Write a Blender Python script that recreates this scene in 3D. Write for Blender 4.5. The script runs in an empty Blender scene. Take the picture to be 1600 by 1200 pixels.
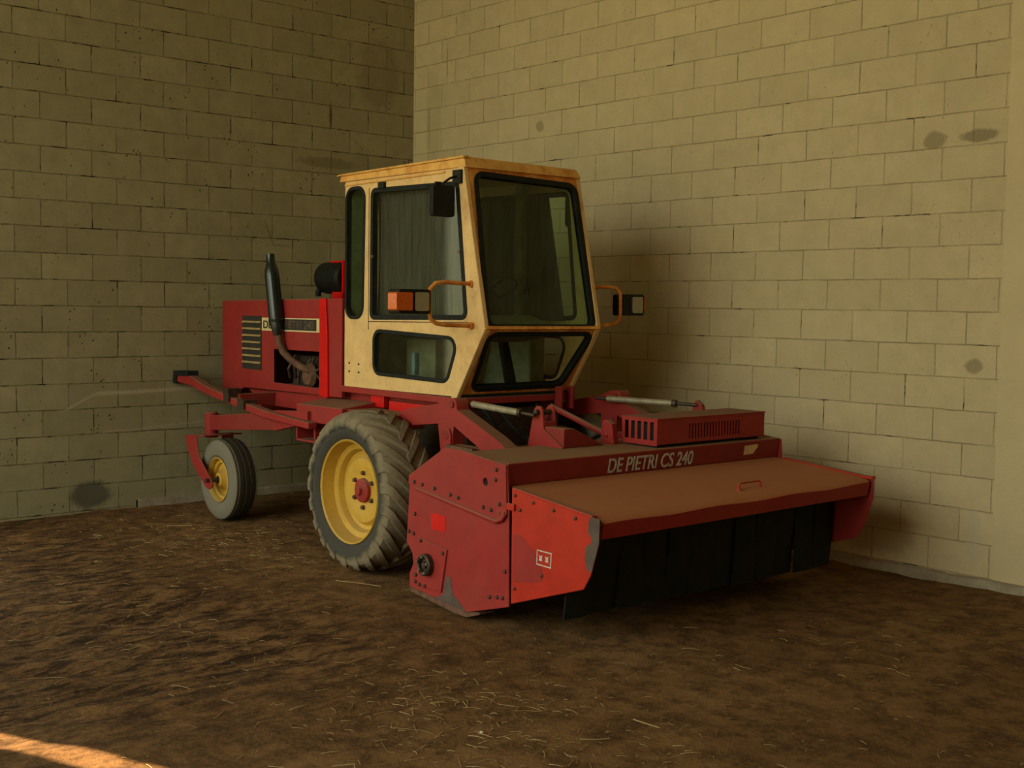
import bpy, bmesh, math, random
from mathutils import Vector, Matrix, noise
from mathutils.geometry import tessellate_polygon
random.seed(7)
S = bpy.context.scene
COL = S.collection
PI = math.pi

# ------------------------------------------------------------------ camera
YAW, PIT, ROL = 2.41624, -0.0638, 0.0139
CAMLOC = Vector((9.294, -6.960, 1.654))
fw = Vector((math.cos(YAW)*math.cos(PIT), math.sin(YAW)*math.cos(PIT), math.sin(PIT)))
rt = Vector((math.sin(YAW), -math.cos(YAW), 0)); up = rt.cross(fw)
r2 = rt*math.cos(ROL)+up*math.sin(ROL); u2 = up*math.cos(ROL)-rt*math.sin(ROL)
cd = bpy.data.cameras.new('camera'); cam = bpy.data.objects.new('camera', cd); COL.objects.link(cam)
cd.sensor_width = 36; cd.lens = 42.87; cd.clip_end = 200
cam.matrix_world = Matrix(((r2.x, u2.x, -fw.x, CAMLOC.x), (r2.y, u2.y, -fw.y, CAMLOC.y), (r2.z, u2.z, -fw.z, CAMLOC.z), (0, 0, 0, 1)))
S.camera = cam

# ------------------------------------------------------------------ light
DOOR_X0, DOOR_X1, DOOR_H, FRONT_Y = 0.5, 8.4, 7.0, -11.5
w = bpy.data.worlds.new('world'); S.world = w; w.use_nodes = True
nt = w.node_tree; nt.nodes.clear()
wo = nt.nodes.new('ShaderNodeOutputWorld'); bg = nt.nodes.new('ShaderNodeBackground')
tc = nt.nodes.new('ShaderNodeTexCoord'); sp = nt.nodes.new('ShaderNodeSeparateXYZ'); rp = nt.nodes.new('ShaderNodeValToRGB')
ma = nt.nodes.new('ShaderNodeMath'); ma.operation = 'MULTIPLY_ADD'; ma.inputs[1].default_value = 0.5; ma.inputs[2].default_value = 0.5
nt.links.new(tc.outputs['Generated'], sp.inputs[0]); nt.links.new(sp.outputs['Z'], ma.inputs[0]); nt.links.new(ma.outputs[0], rp.inputs[0])
e = rp.color_ramp.elements
e[0].position = 0.30; e[0].color = (0.60, 0.52, 0.25, 1)      # sunlit dry ground outside
e[1].position = 0.85; e[1].color = (1.16, 1.24, 1.08, 1)
k = e.new(0.47); k.color = (0.64, 0.57, 0.29, 1)
k = e.new(0.50); k.color = (0.40, 0.38, 0.22, 1)             # dark trees along the horizon
k = e.new(0.535); k.color = (0.45, 0.44, 0.28, 1)
k = e.new(0.58); k.color = (1.00, 1.03, 0.82, 1)
nt.links.new(rp.outputs[0], bg.inputs[0]); bg.inputs[1].default_value = 4.6
nt.links.new(bg.outputs[0], wo.inputs[0])
pl = bpy.data.lights.new('doorway_daylight', 'AREA'); pl.shape = 'RECTANGLE'; pl.size = DOOR_X1-DOOR_X0; pl.size_y = DOOR_H; pl.cycles.is_portal = True
po = bpy.data.objects.new('doorway_daylight', pl); COL.objects.link(po)
po.location = ((DOOR_X0+DOOR_X1)/2, FRONT_Y-0.02, DOOR_H/2); po.rotation_euler = (PI/2, 0, 0)
LY0, LY1, LH = -4.5, -6.95, 4.0            # side doorway in the left wall, outside the view
pl2 = bpy.data.lights.new('side_doorway_daylight', 'AREA'); pl2.shape = 'RECTANGLE'; pl2.size = LH; pl2.size_y = LY0-LY1; pl2.cycles.is_portal = True
po2 = bpy.data.objects.new('side_doorway_daylight', pl2); COL.objects.link(po2)
po2.location = (-0.27, (LY0+LY1)/2, LH/2); po2.rotation_euler = (0, -PI/2, 0)
SUN_AZ = math.atan2(0.40, 0.917); SUN_EL = math.radians(45)
sl = bpy.data.lights.new('sun', 'SUN'); sl.energy = 30.0; sl.angle = math.radians(0.3); sl.color = (1.0, 0.72, 0.42)
so = bpy.data.objects.new('sun', sl); COL.objects.link(so)
sd = Vector((math.cos(SUN_AZ)*math.cos(SUN_EL), math.sin(SUN_AZ)*math.cos(SUN_EL), -math.sin(SUN_EL)))
so.rotation_euler = sd.to_track_quat('-Z', 'Y').to_euler(); so.location = (-3, -10, 6)
V = S.view_settings
V.view_transform = 'Standard'; V.look = 'None'; V.exposure = -0.08; V.gamma = 1.0; V.use_curve_mapping = False
S.cycles.max_bounces = 8; S.cycles.diffuse_bounces = 4; S.cycles.transparent_max_bounces = 12

# ------------------------------------------------------------------ material helpers
class NT:
    def __init__(s, name):
        s.m = bpy.data.materials.new(name); s.m.use_nodes = True; s.t = s.m.node_tree; s.t.nodes.clear()
        s.out = s.n('OutputMaterial')
    def n(s, k, **kw):
        o = s.t.nodes.new('ShaderNode'+k)
        for a, b in kw.items(): setattr(o, a, b)
        return o
    def l(s, a, b): s.t.links.new(a, b)
    def val(s, sock, v):
        if hasattr(v, 'is_linked') or isinstance(v, bpy.types.NodeSocket): s.l(v, sock)
        else: sock.default_value = v
    def math(s, op, a, b=0.0, c=None, clamp=False):
        o = s.n('Math', operation=op, use_clamp=clamp); s.val(o.inputs[0], a); s.val(o.inputs[1], b)
        if c is not None: s.val(o.inputs[2], c)
        return o.outputs[0]
    def mix(s, f, a, b, kind='MIX'):
        o = s.n('Mix', data_type='RGBA', blend_type=kind); s.val(o.inputs[0], f)
        for i, v in ((6, a), (7, b)):
            if isinstance(v, tuple): v = (v[0], v[1], v[2], 1)
            s.val(o.inputs[i], v)
        return o.outputs[2]
    def coords(s): return s.n('TexCoord').outputs['Object']
    def noise(s, vec, scale, detail=4, rough=0.6, out=0):
        o = s.n('TexNoise'); s.l(vec, o.inputs['Vector']); o.inputs['Scale'].default_value = scale
        o.inputs['Detail'].default_value = detail; o.inputs['Roughness'].default_value = rough
        return o.outputs[out]
    def ramp(s, v, a, b, lo=0.0, hi=1.0):
        o = s.n('MapRange'); o.clamp = True; s.l(v, o.inputs[0])
        for i, x in ((1, a), (2, b), (3, lo), (4, hi)): o.inputs[i].default_value = x
        return o.outputs[0]
    def mapping(s, vec, loc=(0, 0, 0), scale=(1, 1, 1), rot=(0, 0, 0)):
        o = s.n('Mapping'); s.l(vec, o.inputs[0]); o.inputs[1].default_value = loc; o.inputs[2].default_value = rot; o.inputs[3].default_value = scale
        return o.outputs[0]
    def bsdf(s, col, rough=0.6, metal=0.0, spec=0.5, normal=None, **kw):
        o = s.n('BsdfPrincipled')
        if isinstance(col, tuple): col = (col[0], col[1], col[2], 1)
        s.val(o.inputs['Base Color'], col); s.val(o.inputs['Roughness'], rough); s.val(o.inputs['Metallic'], metal)
        o.inputs['Specular IOR Level'].default_value = spec
        if normal is not None: s.l(normal, o.inputs['Normal'])
        for a, b in kw.items(): s.val(o.inputs[a.replace('_', ' ')], b)
        s.l(o.outputs[0], s.out.inputs[0]); return o
    def bump(s, h, strength=0.3, dist=0.01):
        o = s.n('Bump'); s.l(h, o.inputs['Height']); o.inputs['Strength'].default_value = strength; o.inputs['Distance'].default_value = dist
        return o.outputs[0]

def paint(name, base, dust=(0.20, 0.13, 0.075), top=0.85, side=0.25, rust=0.0, rough=0.55, worn=None, edge=0.6):
    """dusty painted sheet metal: settled dust lies on faces that look up"""
    t = NT(name); c = t.coords()
    nz = t.n('SeparateXYZ'); t.l(t.n('NewGeometry').outputs['Normal'], nz.inputs[0])
    n1 = t.noise(c, 3.0, 5, 0.65); n2 = t.noise(c, 22.0, 4, 0.7); n3 = t.noise(c, 9.0, 6, 0.7)
    topm = t.ramp(nz.outputs[2], 0.25, 0.85)
    tf = t.math('MULTIPLY', topm, t.ramp(n1, 0.2, 0.5, top*0.8, top))
    sf = t.math('MULTIPLY', t.ramp(n1, 0.35, 0.75, 0.3, 1.0), side)
    f = t.math('MAXIMUM', tf, sf, clamp=True)
    b = t.mix(t.ramp(n3, 0.35, 0.75), base, tuple(x*0.72 for x in base))
    col = t.mix(f, b, dust)
    col = t.mix(t.math('MULTIPLY', t.ramp(n2, 0.60, 0.78), 0.35), col, tuple(x*0.45 for x in dust))
    if rust > 0:
        st = t.noise(t.mapping(c, scale=(6, 6, 3.2)), 1.0, 5, 0.7)
        rm = t.math('MULTIPLY', t.ramp(t.math('ADD', t.math('MULTIPLY', st, 0.6), t.math('MULTIPLY', n3, 0.5)), 0.62-0.12*rust, 0.80-0.12*rust), min(1.0, 0.4+rust*0.5))
        col = t.mix(rm, col, (0.52, 0.175, 0.03))
    t.bsdf(col, rough=t.math('ADD', rough, t.math('MULTIPLY', f, 0.35), clamp=True), spec=0.2, normal=t.bump(n2, 0.12, 0.004))
    return t.m

def plain(name, col, rough=0.6, metal=0.0, spec=0.5, var=0.25, scale=12.0):
    t = NT(name); c = t.coords(); n = t.noise(c, scale, 4, 0.6)
    cc = t.mix(t.ramp(n, 0.3, 0.7), tuple(x*(1-var) for x in col), tuple(min(1, x*(1+var)) for x in col))
    t.bsdf(cc, rough, metal, spec, normal=t.bump(n, 0.1, 0.004)); return t.m

RED = (0.32, 0.017, 0.018)
M = {}
M['red'] = paint('dusty_red_paint', RED, side=0.17)
M['red_clean'] = paint('bright_red_paint', (0.62, 0.006, 0.004), side=0.02, top=0.5, rough=0.4)
M['orange'] = paint('orange_red_paint', (0.46, 0.024, 0.010), side=0.06, rough=0.45)
M['deck'] = paint('dusty_deck', RED, dust=(0.36, 0.15, 0.062), top=0.93, side=0.15)
M['beam'] = paint('dusty_beam', (0.24, 0.017, 0.016), dust=(0.24, 0.15, 0.075), top=0.92, side=0.12)
M['cream'] = paint('cream_paint', (0.78, 0.52, 0.22), dust=(0.55, 0.38, 0.17), top=0.5, side=0.30, rust=0.30)
M['cream_warm'] = paint('yellowed_cream_paint', (0.80, 0.45, 0.11), dust=(0.50, 0.32, 0.12), top=0.4, side=0.3, rust=0.75)
M['cream_rusty'] = paint('rusty_cream_paint', (0.88, 0.43, 0.09), dust=(0.60, 0.34, 0.11), top=0.5, side=0.18, rust=1.5)
M['yellow'] = paint('yellow_wheel_paint', (0.60, 0.35, 0.035), dust=(0.38, 0.26, 0.09), top=0.7, side=0.30, rust=0.12, rough=0.42)
M['black'] = plain('black_plastic', (0.008, 0.009, 0.007), 0.6, spec=0.25)
M['rubber'] = plain('black_rubber', (0.009, 0.011, 0.009), 0.75, spec=0.25, var=0.4)
M['gloss_black'] = plain('gloss_black_enamel', (0.008, 0.014, 0.013), 0.26, spec=0.5, scale=4)
M['steel'] = plain('worn_steel', (0.22, 0.19, 0.15), 0.45, 0.7, var=0.4, scale=30)
M['grease'] = plain('greasy_dark_metal', (0.05, 0.032, 0.020), 0.5, 0.3, var=0.6, scale=25)
M['rod'] = plain('dusty_grey_cylinder', (0.30, 0.26, 0.17), 0.5, 0.2, scale=20)
M['rust_metal'] = plain('rusted_metal', (0.11, 0.05, 0.025), 0.8, var=0.5, scale=20)
M['white_mark'] = plain('faded_white_lettering', (0.46, 0.42, 0.36), 0.8, var=0.3, scale=40)
M['tan_mark'] = plain('tan_slat', (0.36, 0.24, 0.09), 0.7)
M['dark_mark'] = plain('dark_lettering', (0.02, 0.018, 0.012), 0.7)
M['label_cream'] = plain('cream_label', (0.60, 0.48, 0.25), 0.6, var=0.1)
M['faint_mark'] = plain('faded_brown_lettering', (0.09, 0.055, 0.035), 0.7)
M['grey_lining'] = plain('grey_green_cab_lining', (0.30, 0.31, 0.19), 0.8)
M['seat'] = plain('dark_seat_vinyl', (0.03, 0.03, 0.025), 0.6)
M['panel_grey'] = plain('beige_console', (0.20, 0.20, 0.125), 0.6)
M['amber'] = plain('amber_lens', (0.55, 0.10, 0.006), 0.35, spec=0.35, scale=60)
M['chip'] = plain('chipped_grey_metal', (0.075, 0.05, 0.038), 0.7, var=0.35)
M['straw'] = plain('dry_straw', (0.38, 0.27, 0.11), 0.7, var=0.4, scale=3)
M['stone'] = plain('dark_stone', (0.05, 0.035, 0.03), 0.8)
M['white_stone'] = plain('pale_stone', (0.45, 0.40, 0.33), 0.7)
M['blue_can'] = plain('faded_blue_box', (0.10, 0.20, 0.26), 0.6)

t = NT('lamp_glass'); t.bsdf((0.30, 0.27, 0.19), 0.08, 0.55, 0.8, normal=t.bump(t.n('TexWave').outputs[0], 0.3, 0.002)); M['lens'] = t.m

def glass(name, tint, dust=0.10):
    t = NT(name); c = t.coords()
    tr = t.n('BsdfTransparent'); tr.inputs[0].default_value = (*tint, 1)
    gl = t.n('BsdfGlossy'); gl.inputs['Roughness'].default_value = 0.06; gl.inputs[0].default_value = (0.8, 0.8, 0.8, 1)
    df = t.n('BsdfDiffuse'); df.inputs[0].default_value = (0.20, 0.17, 0.09, 1)
    lw = t.n('LayerWeight'); lw.inputs[0].default_value = 0.5
    fr = t.math('MULTIPLY_ADD', t.math('POWER', lw.outputs['Facing'], 4.0), 0.6, 0.03)
    m1 = t.n('MixShader'); t.l(fr, m1.inputs[0]); t.l(tr.outputs[0], m1.inputs[1]); t.l(gl.outputs[0], m1.inputs[2])
    m2 = t.n('MixShader'); t.l(t.ramp(t.noise(c, 5, 5, 0.65), 0.35, 0.8, dust*0.4, dust*1.6), m2.inputs[0]); t.l(m1.outputs[0], m2.inputs[1]); t.l(df.outputs[0], m2.inputs[2])
    t.l(m2.outputs[0], t.out.inputs[0]); return t.m
M['glass'] = glass('dusty_green_cab_glass', (0.74, 0.86, 0.74), 0.025)

t = NT('dark_woven_screen'); c = t.coords()
wv = t.noise(t.mapping(c, scale=(55, 55, 2.5)), 1.0, 4, 0.7); fine = t.noise(c, 120, 2, 0.6)
t.bsdf(t.mix(t.ramp(wv, 0.3, 0.75), (0.028, 0.027, 0.023), (0.115, 0.105, 0.088)), 0.9, normal=t.bump(t.math('ADD', wv, fine), 0.5, 0.01)); M['screen'] = t.m
M['glass_clear'] = glass('dusty_lower_cab_glass', (0.88, 0.92, 0.86), 0.03)

def tyre_mat(name, r0, r1, clean=(0.055, 0.052, 0.043), dusty=(0.205, 0.165, 0.105), face=1.0):
    """grey rubber, pale dry dust on the tread and shoulder, cleaner ring by the rim"""
    t = NT(name); c = t.coords(); x = t.n('SeparateXYZ'); t.l(c, x.inputs[0])
    rad = t.math('SQRT', t.math('ADD', t.math('POWER', x.outputs[0], 2), t.math('POWER', x.outputs[2], 2)))
    n = t.noise(c, 7, 5, 0.7); n2 = t.noise(c, 40, 4, 0.7)
    rr = t.math('ADD', rad, t.math('MULTIPLY', t.math('SUBTRACT', n, 0.5), 0.09))
    f = t.math('MULTIPLY', t.ramp(rr, r0, r1), face)
    col = t.mix(f, clean, dusty)
    col = t.mix(t.ramp(n2, 0.52, 0.75, 0, 0.55), col, (0.05, 0.04, 0.028))
    t.bsdf(col, 0.9, spec=0.2, normal=t.bump(n2, 0.4, 0.006)); return t.m
M['tyre'] = tyre_mat('dusty_drive_tyre', 0.395, 0.43)
t = NT('dusty_caster_tyre'); c = t.coords(); x = t.n('SeparateXYZ'); t.l(c, x.inputs[0])
n2 = t.noise(c, 30, 4, 0.7); rad = t.math('SQRT', t.math('ADD', t.math('POWER', x.outputs[0], 2), t.math('POWER', x.outputs[2], 2)))
col = t.mix(t.ramp(rad, 0.295, 0.306), (0.18, 0.16, 0.12), (0.035, 0.028, 0.017)); col = t.mix(t.ramp(n2, 0.55, 0.8, 0, 0.5), col, (0.08, 0.065, 0.045))
t.bsdf(col, 0.9, spec=0.2, normal=t.bump(n2, 0.3, 0.005)); M['tyre_small'] = t.m

def wall_mat(name, axis, x0, z0, c1, c2, mortar, spots=(), lines=(), specks=0.5, smooth_from=None):
    t = NT(name); c = t.coords(); s = t.n('SeparateXYZ'); t.l(c, s.inputs[0])
    u = s.outputs[0] if axis == 'x' else t.math('MULTIPLY', s.outputs[1], -1.0)
    z = s.outputs[2]
    wob = t.noise(c, 5.0, 3, 0.6, out=1); sw = t.n('SeparateColor'); t.l(wob, sw.inputs[0])
    wf = t.noise(c, 34.0, 3, 0.6, out=1); sf = t.n('SeparateColor'); t.l(wf, sf.inputs[0])
    uu = t.math('ADD', t.math('SUBTRACT', u, x0), t.math('ADD', t.math('MULTIPLY', t.math('SUBTRACT', sw.outputs[0], 0.5), 0.010), t.math('MULTIPLY', t.math('SUBTRACT', sf.outputs[0], 0.5), 0.006)))
    zz = t.math('ADD', t.math('SUBTRACT', z, z0), t.math('ADD', t.math('MULTIPLY', t.math('SUBTRACT', sw.outputs[1], 0.5), 0.012), t.math('MULTIPLY', t.math('SUBTRACT', sf.outputs[1], 0.5), 0.006)))
    cv = t.n('CombineXYZ'); t.l(uu, cv.inputs[0]); t.l(zz, cv.inputs[1])
    b = t.n('TexBrick'); t.l(cv.outputs[0], b.inputs[0]); b.offset = 0.5
    for i, v in (('Scale', 1.0), ('Mortar Size', 0.0046), ('Mortar Smooth', 0.35), ('Bias', 0.0), ('Brick Width', 0.397), ('Row Height', 0.2)): b.inputs[i].default_value = v
    b.inputs['Color1'].default_value = (*c1, 1); b.inputs['Color2'].default_value = (*c2, 1); b.inputs['Mortar'].default_value = (*c1, 1)
    big = t.noise(c, 1.1, 5, 0.6); mid = t.noise(c, 6.0, 6, 0.7); fine = t.noise(c, 70, 4, 0.75)
    col = t.mix(t.ramp(mid, 0.35, 0.70, 0, 0.40+0.25*specks), b.outputs[0], tuple(x*0.66 for x in c2))
    col = t.mix(t.ramp(big, 0.35, 0.7, 0, 0.35), col, tuple(x*0.8 for x in c1))
    col = t.mix(t.ramp(fine, 0.35, 0.75, 0, 0.30), col, tuple(x*0.6 for x in c1))
    # joints: thin and uneven, some filled flush, some left open and dark
    jn = t.noise(c, 2.6, 4, 0.7); jf = t.ramp(jn, 0.36, 0.64, 0.25, 0.95)
    col = t.mix(t.math('MULTIPLY', b.outputs[1], jf), col, mortar)
    b2 = t.n('TexBrick'); t.l(cv.outputs[0], b2.inputs[0]); b2.offset = 0.5
    for i, v in (('Scale', 1.0), ('Mortar Size', 0.012), ('Mortar Smooth', 1.0), ('Brick Width', 0.397), ('Row Height', 0.2)): b2.inputs[i].default_value = v
    smear = t.math('MULTIPLY', t.math('MULTIPLY', b2.outputs[1], t.ramp(t.noise(c, 7.5, 5, 0.75), 0.50, 0.70)), 0.02+0.60*specks)
    col = t.mix(smear, col, tuple(x*0.7 for x in mortar))
    gap = t.math('MULTIPLY', b.outputs[1], t.ramp(t.noise(c, 4.3, 3, 0.6), 0.61-0.06*specks, 0.67-0.06*specks))
    col = t.mix(gap, col, tuple(x*0.25 for x in mortar))
    # small pits
    v = t.n('TexVoronoi'); t.l(t.mapping(c, scale=(1, 1, 1)), v.inputs['Vector']); v.inputs['Scale'].default_value = 22
    pit = t.math('MULTIPLY', t.ramp(v.outputs['Distance'], 0.10, 0.20, 1, 0), t.ramp(t.noise(c, 3.1, 4, 0.7), 0.52, 0.62))
    pit = t.math('MULTIPLY', pit, specks)
    col = t.mix(pit, col, tuple(x*0.4 for x in mortar))
    for (cu, cz, ru, rz, colr, amt) in spots:
        du = t.math('DIVIDE', t.math('SUBTRACT', u, cu), ru); dz = t.math('DIVIDE', t.math('SUBTRACT', z, cz), rz)
        d = t.math('SQRT', t.math('ADD', t.math('POWER', du, 2), t.math('POWER', dz, 2)))
        d = t.math('ADD', d, t.math('MULTIPLY', t.math('SUBTRACT', t.noise(c, 14, 4, 0.7), 0.5), 0.9))
        col = t.mix(t.ramp(d, 0.75, 1.1, amt, 0), col, colr)
    for (ua, za, ub, zb, wd, colr, amt) in lines:   # scuff marks running between two points
        L = math.hypot(ub-ua, zb-za); cx, cz = (ub-ua)/L, (zb-za)/L
        pu = t.math('SUBTRACT', u, ua); pz = t.math('SUBTRACT', z, za)
        al = t.math('ADD', t.math('MULTIPLY', pu, cx), t.math('MULTIPLY', pz, cz))
        ac = t.math('ABSOLUTE', t.math('ADD', t.math('SUBTRACT', t.math('MULTIPLY', pu, cz), t.math('MULTIPLY', pz, cx)), t.math('MULTIPLY', t.math('SUBTRACT', mid, 0.5), 0.03)))
        k = t.math('MULTIPLY', t.ramp(ac, wd*0.3, wd, 1, 0), t.math('MULTIPLY', t.ramp(al, -0.05, 0.05), t.ramp(al, L-0.05, L+0.05, 1, 0)))
        col = t.mix(t.math('MULTIPLY', k, amt), col, colr)
    h = t.math('SUBTRACT', t.math('ADD', t.math('MULTIPLY', fine, 0.18), t.math('MULTIPLY', mid, 0.15)), t.math('MULTIPLY', b.outputs[1], 0.55))
    h = t.math('SUBTRACT', h, t.math('MULTIPLY', pit, 0.8))
    t.bsdf(col, 0.92, spec=0.15, normal=t.bump(h, 0.7, 0.012)); return t.m

DS = (0.24, 0.195, 0.11)
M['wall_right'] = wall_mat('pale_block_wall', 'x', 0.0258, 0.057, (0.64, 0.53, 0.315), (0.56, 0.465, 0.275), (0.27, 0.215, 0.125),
    spots=[(5.33, 2.71, 0.085, 0.055, DS, 0.7), (5.62, 2.71, 0.13, 0.04, DS, 0.85), (5.64, 1.33, 0.06, 0.05, DS, 0.7), (1.75, 3.15, 0.05, 0.05, DS, 0.6),
           (5.68, 0.30, 0.05, 0.18, (0.48, 0.43, 0.31), 0.6), (5.0, 0.24, 0.33, 0.16, (0.30, 0.25, 0.17), 0.5), (0.30, 3.35, 0.12, 0.5, (0.40, 0.34, 0.19), 0.5)],
    lines=[(0.50, 3.70, 0.50, 3.98, 0.010, DS, 0.8), (0.24, 3.1, 0.24, 3.45, 0.02, DS, 0.4), (1.17, 2.62, 1.17, 2.78, 0.015, DS, 0.7), (0.74, 2.55, 0.74, 2.80, 0.02, DS, 0.5), (0.20, 2.3, 0.20, 2.6, 0.02, DS, 0.5)], specks=0.25)
M['wall_left'] = wall_mat('stained_shaded_block_wall', 'y', 0.3145, 0.008, (0.36, 0.325, 0.185), (0.285, 0.255, 0.145), (0.10, 0.082, 0.043),  # same blocks as wall_right; dimmer light put into the darker base colours, plus stains
    spots=[(3.13, 0.13, 0.17, 0.12, (0.05, 0.05, 0.04), 0.75), (0.95, 2.90, 0.32, 0.05, (0.13, 0.095, 0.05), 0.5), (0.35, 2.75, 0.16, 0.10, (0.10, 0.075, 0.04), 0.4), (0.40, 3.75, 0.25, 0.35, (0.15, 0.11, 0.06), 0.35)],
    lines=[(3.33, 0.80, 3.08, 0.92, 0.012, (0.46, 0.40, 0.28), 0.55), (3.08, 0.92, 2.15, 0.94, 0.022, (0.46, 0.40, 0.28), 0.6), (3.05, 0.61, 2.15, 0.66, 0.014, (0.42, 0.36, 0.25), 0.4),
           (1.57, 2.33, 1.49, 2.15, 0.014, (0.13, 0.06, 0.045), 0.5), (1.49, 2.15, 1.36, 2.15, 0.012, (0.13, 0.06, 0.045), 0.5), (0.92, 3.42, 0.92, 3.22, 0.02, (0.05, 0.035, 0.02), 0.7)], specks=1.0)

t = NT('cement_render'); c = t.coords(); n = t.noise(c, 2.2, 6, 0.7); n2 = t.noise(c, 25, 5, 0.7)
t.bsdf(t.mix(t.ramp(n, 0.3, 0.7), (0.61, 0.505, 0.30), (0.52, 0.43, 0.255)), 0.92, spec=0.15, normal=t.bump(t.math('ADD', n, t.math('MULTIPLY', n2, 0.4)), 0.5, 0.02)); M['render'] = t.m
t = NT('pale_cement_footing'); c = t.coords(); n = t.noise(c, 8, 6, 0.7)
t.bsdf(t.mix(t.ramp(n, 0.35, 0.65), (0.36, 0.31, 0.22), (0.22, 0.18, 0.12)), 0.92, spec=0.15, normal=t.bump(n, 0.6, 0.02)); M['footing'] = t.m
M['ceiling'] = plain('dark_roof_boards', (0.34, 0.27, 0.16), 0.9)
M['door_wood'] = plain('old_door_boards', (0.14, 0.09, 0.05), 0.85)

t = NT('trodden_dirt'); c = t.coords()
n1 = t.noise(c, 0.9, 6, 0.65); n2 = t.noise(c, 6, 8, 0.72); n3 = t.noise(c, 45, 6, 0.8); n4 = t.noise(c, 160, 3, 0.7)
ru = t.noise(t.mapping(c, scale=(13, 4.0, 8), rot=(0, 0, 0.6)), 1.0, 7, 0.78)
sx = t.n('SeparateXYZ'); t.l(c, sx.inputs[0])
col = t.mix(t.ramp(n1, 0.36, 0.64), (0.235, 0.120, 0.043), (0.350, 0.190, 0.075))
col = t.mix(t.ramp(n2, 0.42, 0.60, 0, 0.85), col, (0.085, 0.045, 0.018))
col = t.mix(t.ramp(n3, 0.45, 0.72, 0, 0.65), col, (0.36, 0.21, 0.09))
col = t.mix(t.ramp(n4, 0.62, 0.76, 0, 0.6), col, (0.42, 0.28, 0.13))
rm = t.math('MULTIPLY', t.ramp(sx.outputs[0], 5.6, 4.4), t.ramp(sx.outputs[1], -3.0, -3.8))
col = t.mix(t.math('MULTIPLY', rm, t.ramp(ru, 0.42, 0.54, 0.9, 0)), col, (0.035, 0.020, 0.009))
h = t.math('ADD', t.math('ADD', t.math('MULTIPLY', n2, 0.6), t.math('MULTIPLY', n3, 0.5)), t.math('MULTIPLY', rm, t.math('MULTIPLY', ru, 1.1)))
t.bsdf(col, 0.95, spec=0.1, normal=t.bump(h, 1.0, 0.05)); M['dirt'] = t.m

# ------------------------------------------------------------------ mesh helpers
def side(y0): return lambda u, v, d: Vector((u, y0+d, v))        # polygon in x,z ; depth along y
def front(x0): return lambda u, v, d: Vector((x0+d, u, v))       # polygon in y,z ; depth along x
def flat(z0): return lambda u, v, d: Vector((u, v, z0+d))        # polygon in x,y ; depth along z

class MB:
    def __init__(s): s.b = bmesh.new()
    def box(s, x0, x1, y0, y1, z0, z1):
        v = [s.b.verts.new((x, y, z)) for x in (x0, x1) for y in (y0, y1) for z in (z0, z1)]
        for f in ((0, 1, 3, 2), (4, 6, 7, 5), (0, 4, 5, 1), (2, 3, 7, 6), (0, 2, 6, 4), (1, 5, 7, 3)): s.b.faces.new([v[i] for i in f])
        return s
    def prism(s, poly, fn, d0, d1, holes=()):
        loops = [list(poly)]+[list(h) for h in holes]
        tri = tessellate_polygon([[Vector((p[0], p[1], 0)) for p in l] for l in loops])
        A, B = [], []
        for l in loops:
            A += [s.b.verts.new(fn(p[0], p[1], d0)) for p in l]; B += [s.b.verts.new(fn(p[0], p[1], d1)) for p in l]
        for t_ in tri:
            try:
                s.b.faces.new([A[i] for i in t_]); s.b.faces.new([B[i] for i in reversed(t_)])
            except ValueError: pass
        o = 0
        for l in loops:
            n = len(l)
            for i in range(n):
                j = (i+1) % n
                try: s.b.faces.new((A[o+i], A[o+j], B[o+j], B[o+i]))
                except ValueError: pass
            o += n
        return s
    def ring(s, outer, inner, fn, d0, d1):
        n = len(outer); R = []
        for l, d in ((outer, d0), (outer, d1), (inner, d1), (inner, d0)): R.append([s.b.verts.new(fn(p[0], p[1], d)) for p in l])
        for k in range(4):
            a, b = R[k], R[(k+1) % 4]
            for i in range(n):
                j = (i+1) % n; s.b.faces.new((a[i], a[j], b[j], b[i]))
        return s
    def tube(s, pts, r, seg=12, cap=True):
        pts = [Vector(p) for p in pts]; n = len(pts); rs = r if isinstance(r, (list, tuple)) else [r]*n
        rings = []; ref = None
        for i, p in enumerate(pts):
            d = (pts[min(i+1, n-1)]-pts[max(i-1, 0)]).normalized()
            if ref is None: ref = d.orthogonal().normalized()
            ref = (ref-d*ref.dot(d)).normalized(); bi = d.cross(ref)
            rings.append([s.b.verts.new(p+(ref*math.cos(2*PI*k/seg)+bi*math.sin(2*PI*k/seg))*rs[i]) for k in range(seg)])
        for a, b in zip(rings, rings[1:]):
            for k in range(seg): s.b.faces.new((a[k], a[(k+1) % seg], b[(k+1) % seg], b[k]))
        if cap: s.b.faces.new(rings[0][::-1]); s.b.faces.new(rings[-1])
        return s
    def lathe(s, prof, centre=(0, 0, 0), axis='y', seg=48, closed=False, cap0=True):
        """prof = [(offset along axis, radius)]"""
        c = Vector(centre); rings = []
        for (a, r) in prof:
            ring = []
            for k in range(seg):
                th = 2*PI*k/seg; p, q = r*math.cos(th), r*math.sin(th)
                ring.append(s.b.verts.new(c+Vector({'y': (p, a, q), 'x': (a, p, q), 'z': (p, q, a)}[axis])))
            rings.append(ring)
        pairs = list(zip(rings, rings[1:]))+([(rings[-1], rings[0])] if closed else [])
        for a, b in pairs:
            for k in range(seg): s.b.faces.new((a[k], a[(k+1) % seg], b[(k+1) % seg], b[k]))
        if not closed:
            if cap0: s.b.faces.new(rings[0][::-1])
            s.b.faces.new(rings[-1])
        return s
    def hexa(s, P):   # eight corners, bottom four then top four
        v = [s.b.verts.new(p) for p in P]
        for f in ((3, 2, 1, 0), (4, 5, 6, 7), (0, 1, 5, 4), (1, 2, 6, 5), (2, 3, 7, 6), (3, 0, 4, 7)): s.b.faces.new([v[i] for i in f])
        return s

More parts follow.
